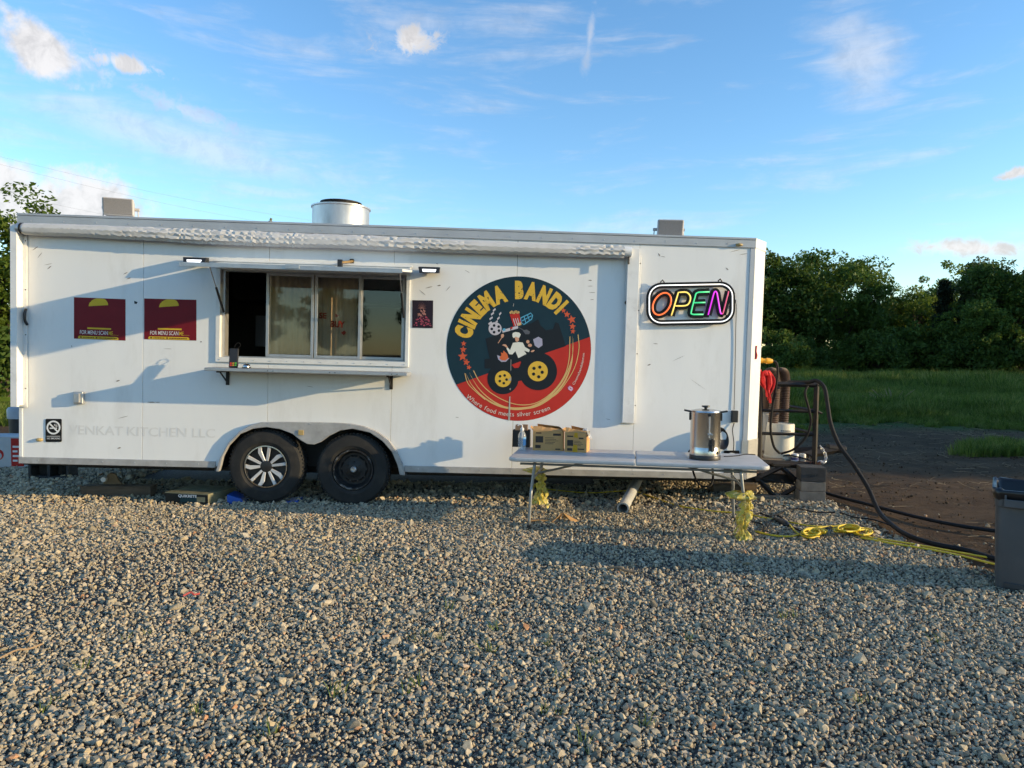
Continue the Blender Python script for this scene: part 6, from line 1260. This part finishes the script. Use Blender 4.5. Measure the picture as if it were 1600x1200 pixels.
tree('round2', tx(1375, 66), 66, .78, .9, 'low leafy tree right behind the big round tree', G1)
tree('loose', tx(1425, 64), 64, .92, .2, 'light green loose tree in the tree line gap', G1)
tree('round2', tx(1462, 67), 67, .88, 1.9, 'dark leafy tree right of the loose light green tree', G1)
tree('ever', tx(1470, 60), 60, .88, 0, 'shorter dark evergreen in the right tree line', G1, 'evergreen_tree')
tree('ever', tx(1512, 60), 60, 1.04, 1, 'taller dark evergreen in the right tree line', G1, 'evergreen_tree', )
for i, (px, Y, s, lab) in enumerate(((1240, 74, 1.0, 'back row tree left of the big round tree'), (1345, 76, .92, 'back row tree right of the big round tree'), (1400, 75, .85, 'back row tree in the tree line gap'), (1450, 76, .95, 'back row tree behind the shorter evergreen'), (1560, 74, 1.12, 'back row tree behind the grey green tree'))): tree('round2', tx(px, Y), Y, s, i*2.1+.5, lab, G1)
tree('loose', tx(1492, 68), 68, 1.13, 2.2, 'pale yellow green tree top behind the evergreens', G1)
tree('grey', tx(1545, 58), 58, .98, .6, 'grey green feathery tree right of the evergreens', G1)
tree('round', tx(1592, 56), 56, .96, 2.6, 'large leafy tree behind the trash bin side of the field', G1)
tree('round2', tx(1530, 54), 54, .66, 3.3, 'lower dark tree in front of the grey green tree', G1)
tree('round', tx(1680, 57), 57, .95, 4.6, 'leafy tree past the large one behind the trash bin', G1)
for i, (px, Y, s) in enumerate(((1215, 55, .95), (1250, 56, .8), (1330, 57, .9), (1372, 56, 1.0), (1410, 58, 1.05), (1452, 56, 1.1), (1500, 55, .95), (1548, 53, 1.05), (1600, 52, 1.0))):
    tree('bush', tx(px, Y), Y, s, i*1.3, ('low dark bush at the foot of the trees, number %d from the trailer' % (i+1)).replace('number 1 from', 'nearest').replace('number 2 from', 'second from').replace('number 3 from', 'third from').replace('number 4 from', 'fourth from').replace('number 5 from', 'fifth from').replace('number 6 from', 'sixth from').replace('number 7 from', 'seventh from').replace('number 8 from', 'eighth from').replace('number 9 from', 'ninth from'), 'bushes below the tree line', 'bush', 1.15)
# the same wood goes on to the right of the picture; it shades the field from the low sun
for i, (X, Y, s) in enumerate(((43, 4.5, 1.0), (45, 11, 1.1), (42, 17.5, 1.0), (46, 25, 1.0), (47, 35, .95), (46, 44, .9))):
    tree('round' if i % 2 else 'round2', X, Y, s*1.12, i*1.1, 'tree of the side wood that shades the field', 'wood right of the field')
tree('near', -14.0, 19.5, 1.2, .4, 'fresh green tree behind the left end of the trailer', None, 'leafy_tree', .755)
for i, (X, Y, s) in enumerate(((-14.0, 18.2, .82), (-31, 42, 1.2), (-36.5, 40, 1.1))): tree('bush', X, Y, s, i, ('low green shrub below the fresh green tree at the left', 'dark shrub beyond the pale track at far left', 'second shrub beyond the pale track at far left')[i], 'shrubs at the left', 'bush')
# trees behind the viewer, mirrored faintly in the window panes
for i, (X, Y, s) in enumerate(((-34, -62, 1.0), (-24, -66, 1.1), (-14, -60, .9), (-4, -64, 1.05), (8, -63, 1.0))): tree('round2', X, Y, s, i*1.7, 'tree behind the viewer mirrored in the window panes', 'trees behind the viewer')
# pale building and tape at far left
t = thing('pale_building', 'pale tan building beyond the track at far left', 'building', (-42, 52, 0), (0, 0, R(6)))
MB().box(-9, 9, 0, 8, 0, 3.6).build('wall', mat('tan_wall', (.44, .36, .27), .85, var=.06, vscale=1), t); MB().prism([(-9.4, 3.601), (9.4, 3.601), (9.0, 4.6), (-9.0, 4.6)], -.4, 8.4, lambda x, z, y: Vector((x, y, z))).build('roof', mat('roof_brown', (.12, .08, .06), .8), t)
for i in range(5): f = MB().box(-7.5+3.4*i, -6.1+3.4*i, -.06, -.005, 1.1, 2.5).build('window', mat('brown_frame', (.10, .06, .04), .7), t); MB().box(-7.4+3.4*i, -6.2+3.4*i, -.075, -.061, 1.2, 2.4).build('pane', mat('dark_pane', (.03, .035, .04), .15), f)
a, b = PY(-90, 612, 17.5), PY(48, 622, 16.5); P = spline([a, a.lerp(b, .5)-Vector((0, 0, .10)), b], 8); m = MB()
for i, q in enumerate(P): m.v += [tuple(q+Vector((0, 0, .05))), tuple(q-Vector((0, .02*math.sin(i), .05)))]
m.f += [(2*i, 2*i+2, 2*i+3, 2*i+1) for i in range(len(P)-1)]
tag(m.build('caution_tape', mat('tape_yellow', (.62, .52, .04), .5), None), 'yellow caution tape strung across at the far left', 'tape').modifiers.new('thick', 'SOLIDIFY').thickness = .003
for q, lab in ((a, 'thin stake at the outer end of the caution tape'), (b, 'thin stake holding the caution tape behind the trailer')): tag(MB().tube([Vector((q.x, q.y, -.05)), Vector((q.x, q.y, q.z+.12))], .018, 6).build('tape_stake', WOOD, None), lab, 'stake', 'tape stakes')
# overhead wires
for i, (y0, y1, lab) in enumerate(((436, 602, 'upper faint overhead wire in the left sky'), (447, 618, 'middle faint overhead wire in the left sky'), (497, 640, 'lower faint overhead wire in the left sky'))):
    y0 -= 220; y1 -= 250; a, b = PY(-160, y0-12, 60), PY(620, y1+10, 85); P = [a.lerp(b, k/20)-Vector((0, 0, 1.0*math.sin(math.pi*k/20))) for k in range(21)]
    tag(MB().tube(P, .007, 4).build('overhead_wire', mat('wire', (.25, .25, .27), .6), None), lab, 'wire', 'overhead wires')

# ------------------------------------------------------------------ tidy: pieces one can pick apart become parts, the tiny rest is declared as such
def split_loose(o, new_name):
    me = o.data; n = len(me.vertices); par = list(range(n))
    def find(a):
        while par[a] != a: par[a] = par[par[a]]; a = par[a]
        return a
    for e in me.edges:
        a, b = find(e.vertices[0]), find(e.vertices[1])
        if a != b: par[a] = b
    groups = {}
    for p in me.polygons: groups.setdefault(find(p.vertices[0]), []).append(tuple(p.vertices))
    if len(groups) < 2: return
    for fs in groups.values():
        ids = sorted({i for f in fs for i in f}); mp_ = {v: k for k, v in enumerate(ids)}
        m2 = bpy.data.meshes.new(new_name); m2.from_pydata([tuple(me.vertices[i].co) for i in ids], [], [tuple(mp_[i] for i in f) for f in fs]); m2.materials.append(me.materials[0])
        q = bpy.data.objects.new(new_name, m2); COL.objects.link(q); q.parent = o.parent; q.matrix_parent_inverse = o.matrix_parent_inverse
        for md in o.modifiers:
            if md.type == 'BEVEL': b = q.modifiers.new('bevel', 'BEVEL'); b.width, b.segments, b.limit_method, b.angle_limit = md.width, md.segments, md.limit_method, md.angle_limit
    bpy.data.objects.remove(o)
SPLIT = {'seam_backing': 'seam_strip', 'red_panel': 'red_panel', 'stars': 'star', 'title_lettering': 'title_letter', 'reel_holes': 'reel_hole', 'reel_dots': 'reel_dot', 'frame_rail': 'frame_rail', 'axle': 'axle', 'pots': 'pot', 'drain_vent': 'drain_vent', 'chassis_floor': 'chassis_floor', 'interior_counter': 'interior_counter', 'cooking_hood': 'cooking_hood', 'hanging_clip': 'hanging_clip', 'teal_band': 'teal_band', 'tongue_bar': 'tongue_bar', 'yellow_tape': 'yellow_tape', 'gold_print': 'gold_print', 'red_emblem': 'red_emblem', 'flap': 'flap', 'popcorn': 'popcorn_piece', 'swoosh_lines': 'swoosh_line', 'skin_and_eggs': 'printed_shape', 'outer_shell': 'outer_shell'}
TINY = ('screws', 'raised_treads', 'tread_block', 'scuff_marks', 'title_wear', 'small_print', 'black_print', 'ghost_lettering', 'lettering', 'tagline_lettering', 'white_lettering', 'gold_lettering', 'red_lettering', 'print_lines', 'torn_vinyl', 'pale_blooms', 'pink_blooms', 'red_blooms', 'reel_and_clapper', 'popcorn_box', 'icon_outline', 'blue_film_strip', 'safety_chain', 'gas_fitting', 'ladle')
for o in list(scene.objects):
    if o.type != 'MESH' or o.parent is None: continue
    st_ = o.name.split('.')[0]
    if st_ in SPLIT: split_loose(o, SPLIT[st_])
    elif st_ in TINY: o['kind'] = 'stuff'
for o in scene.objects:
    if '_o' in o.keys(): del o['_o']
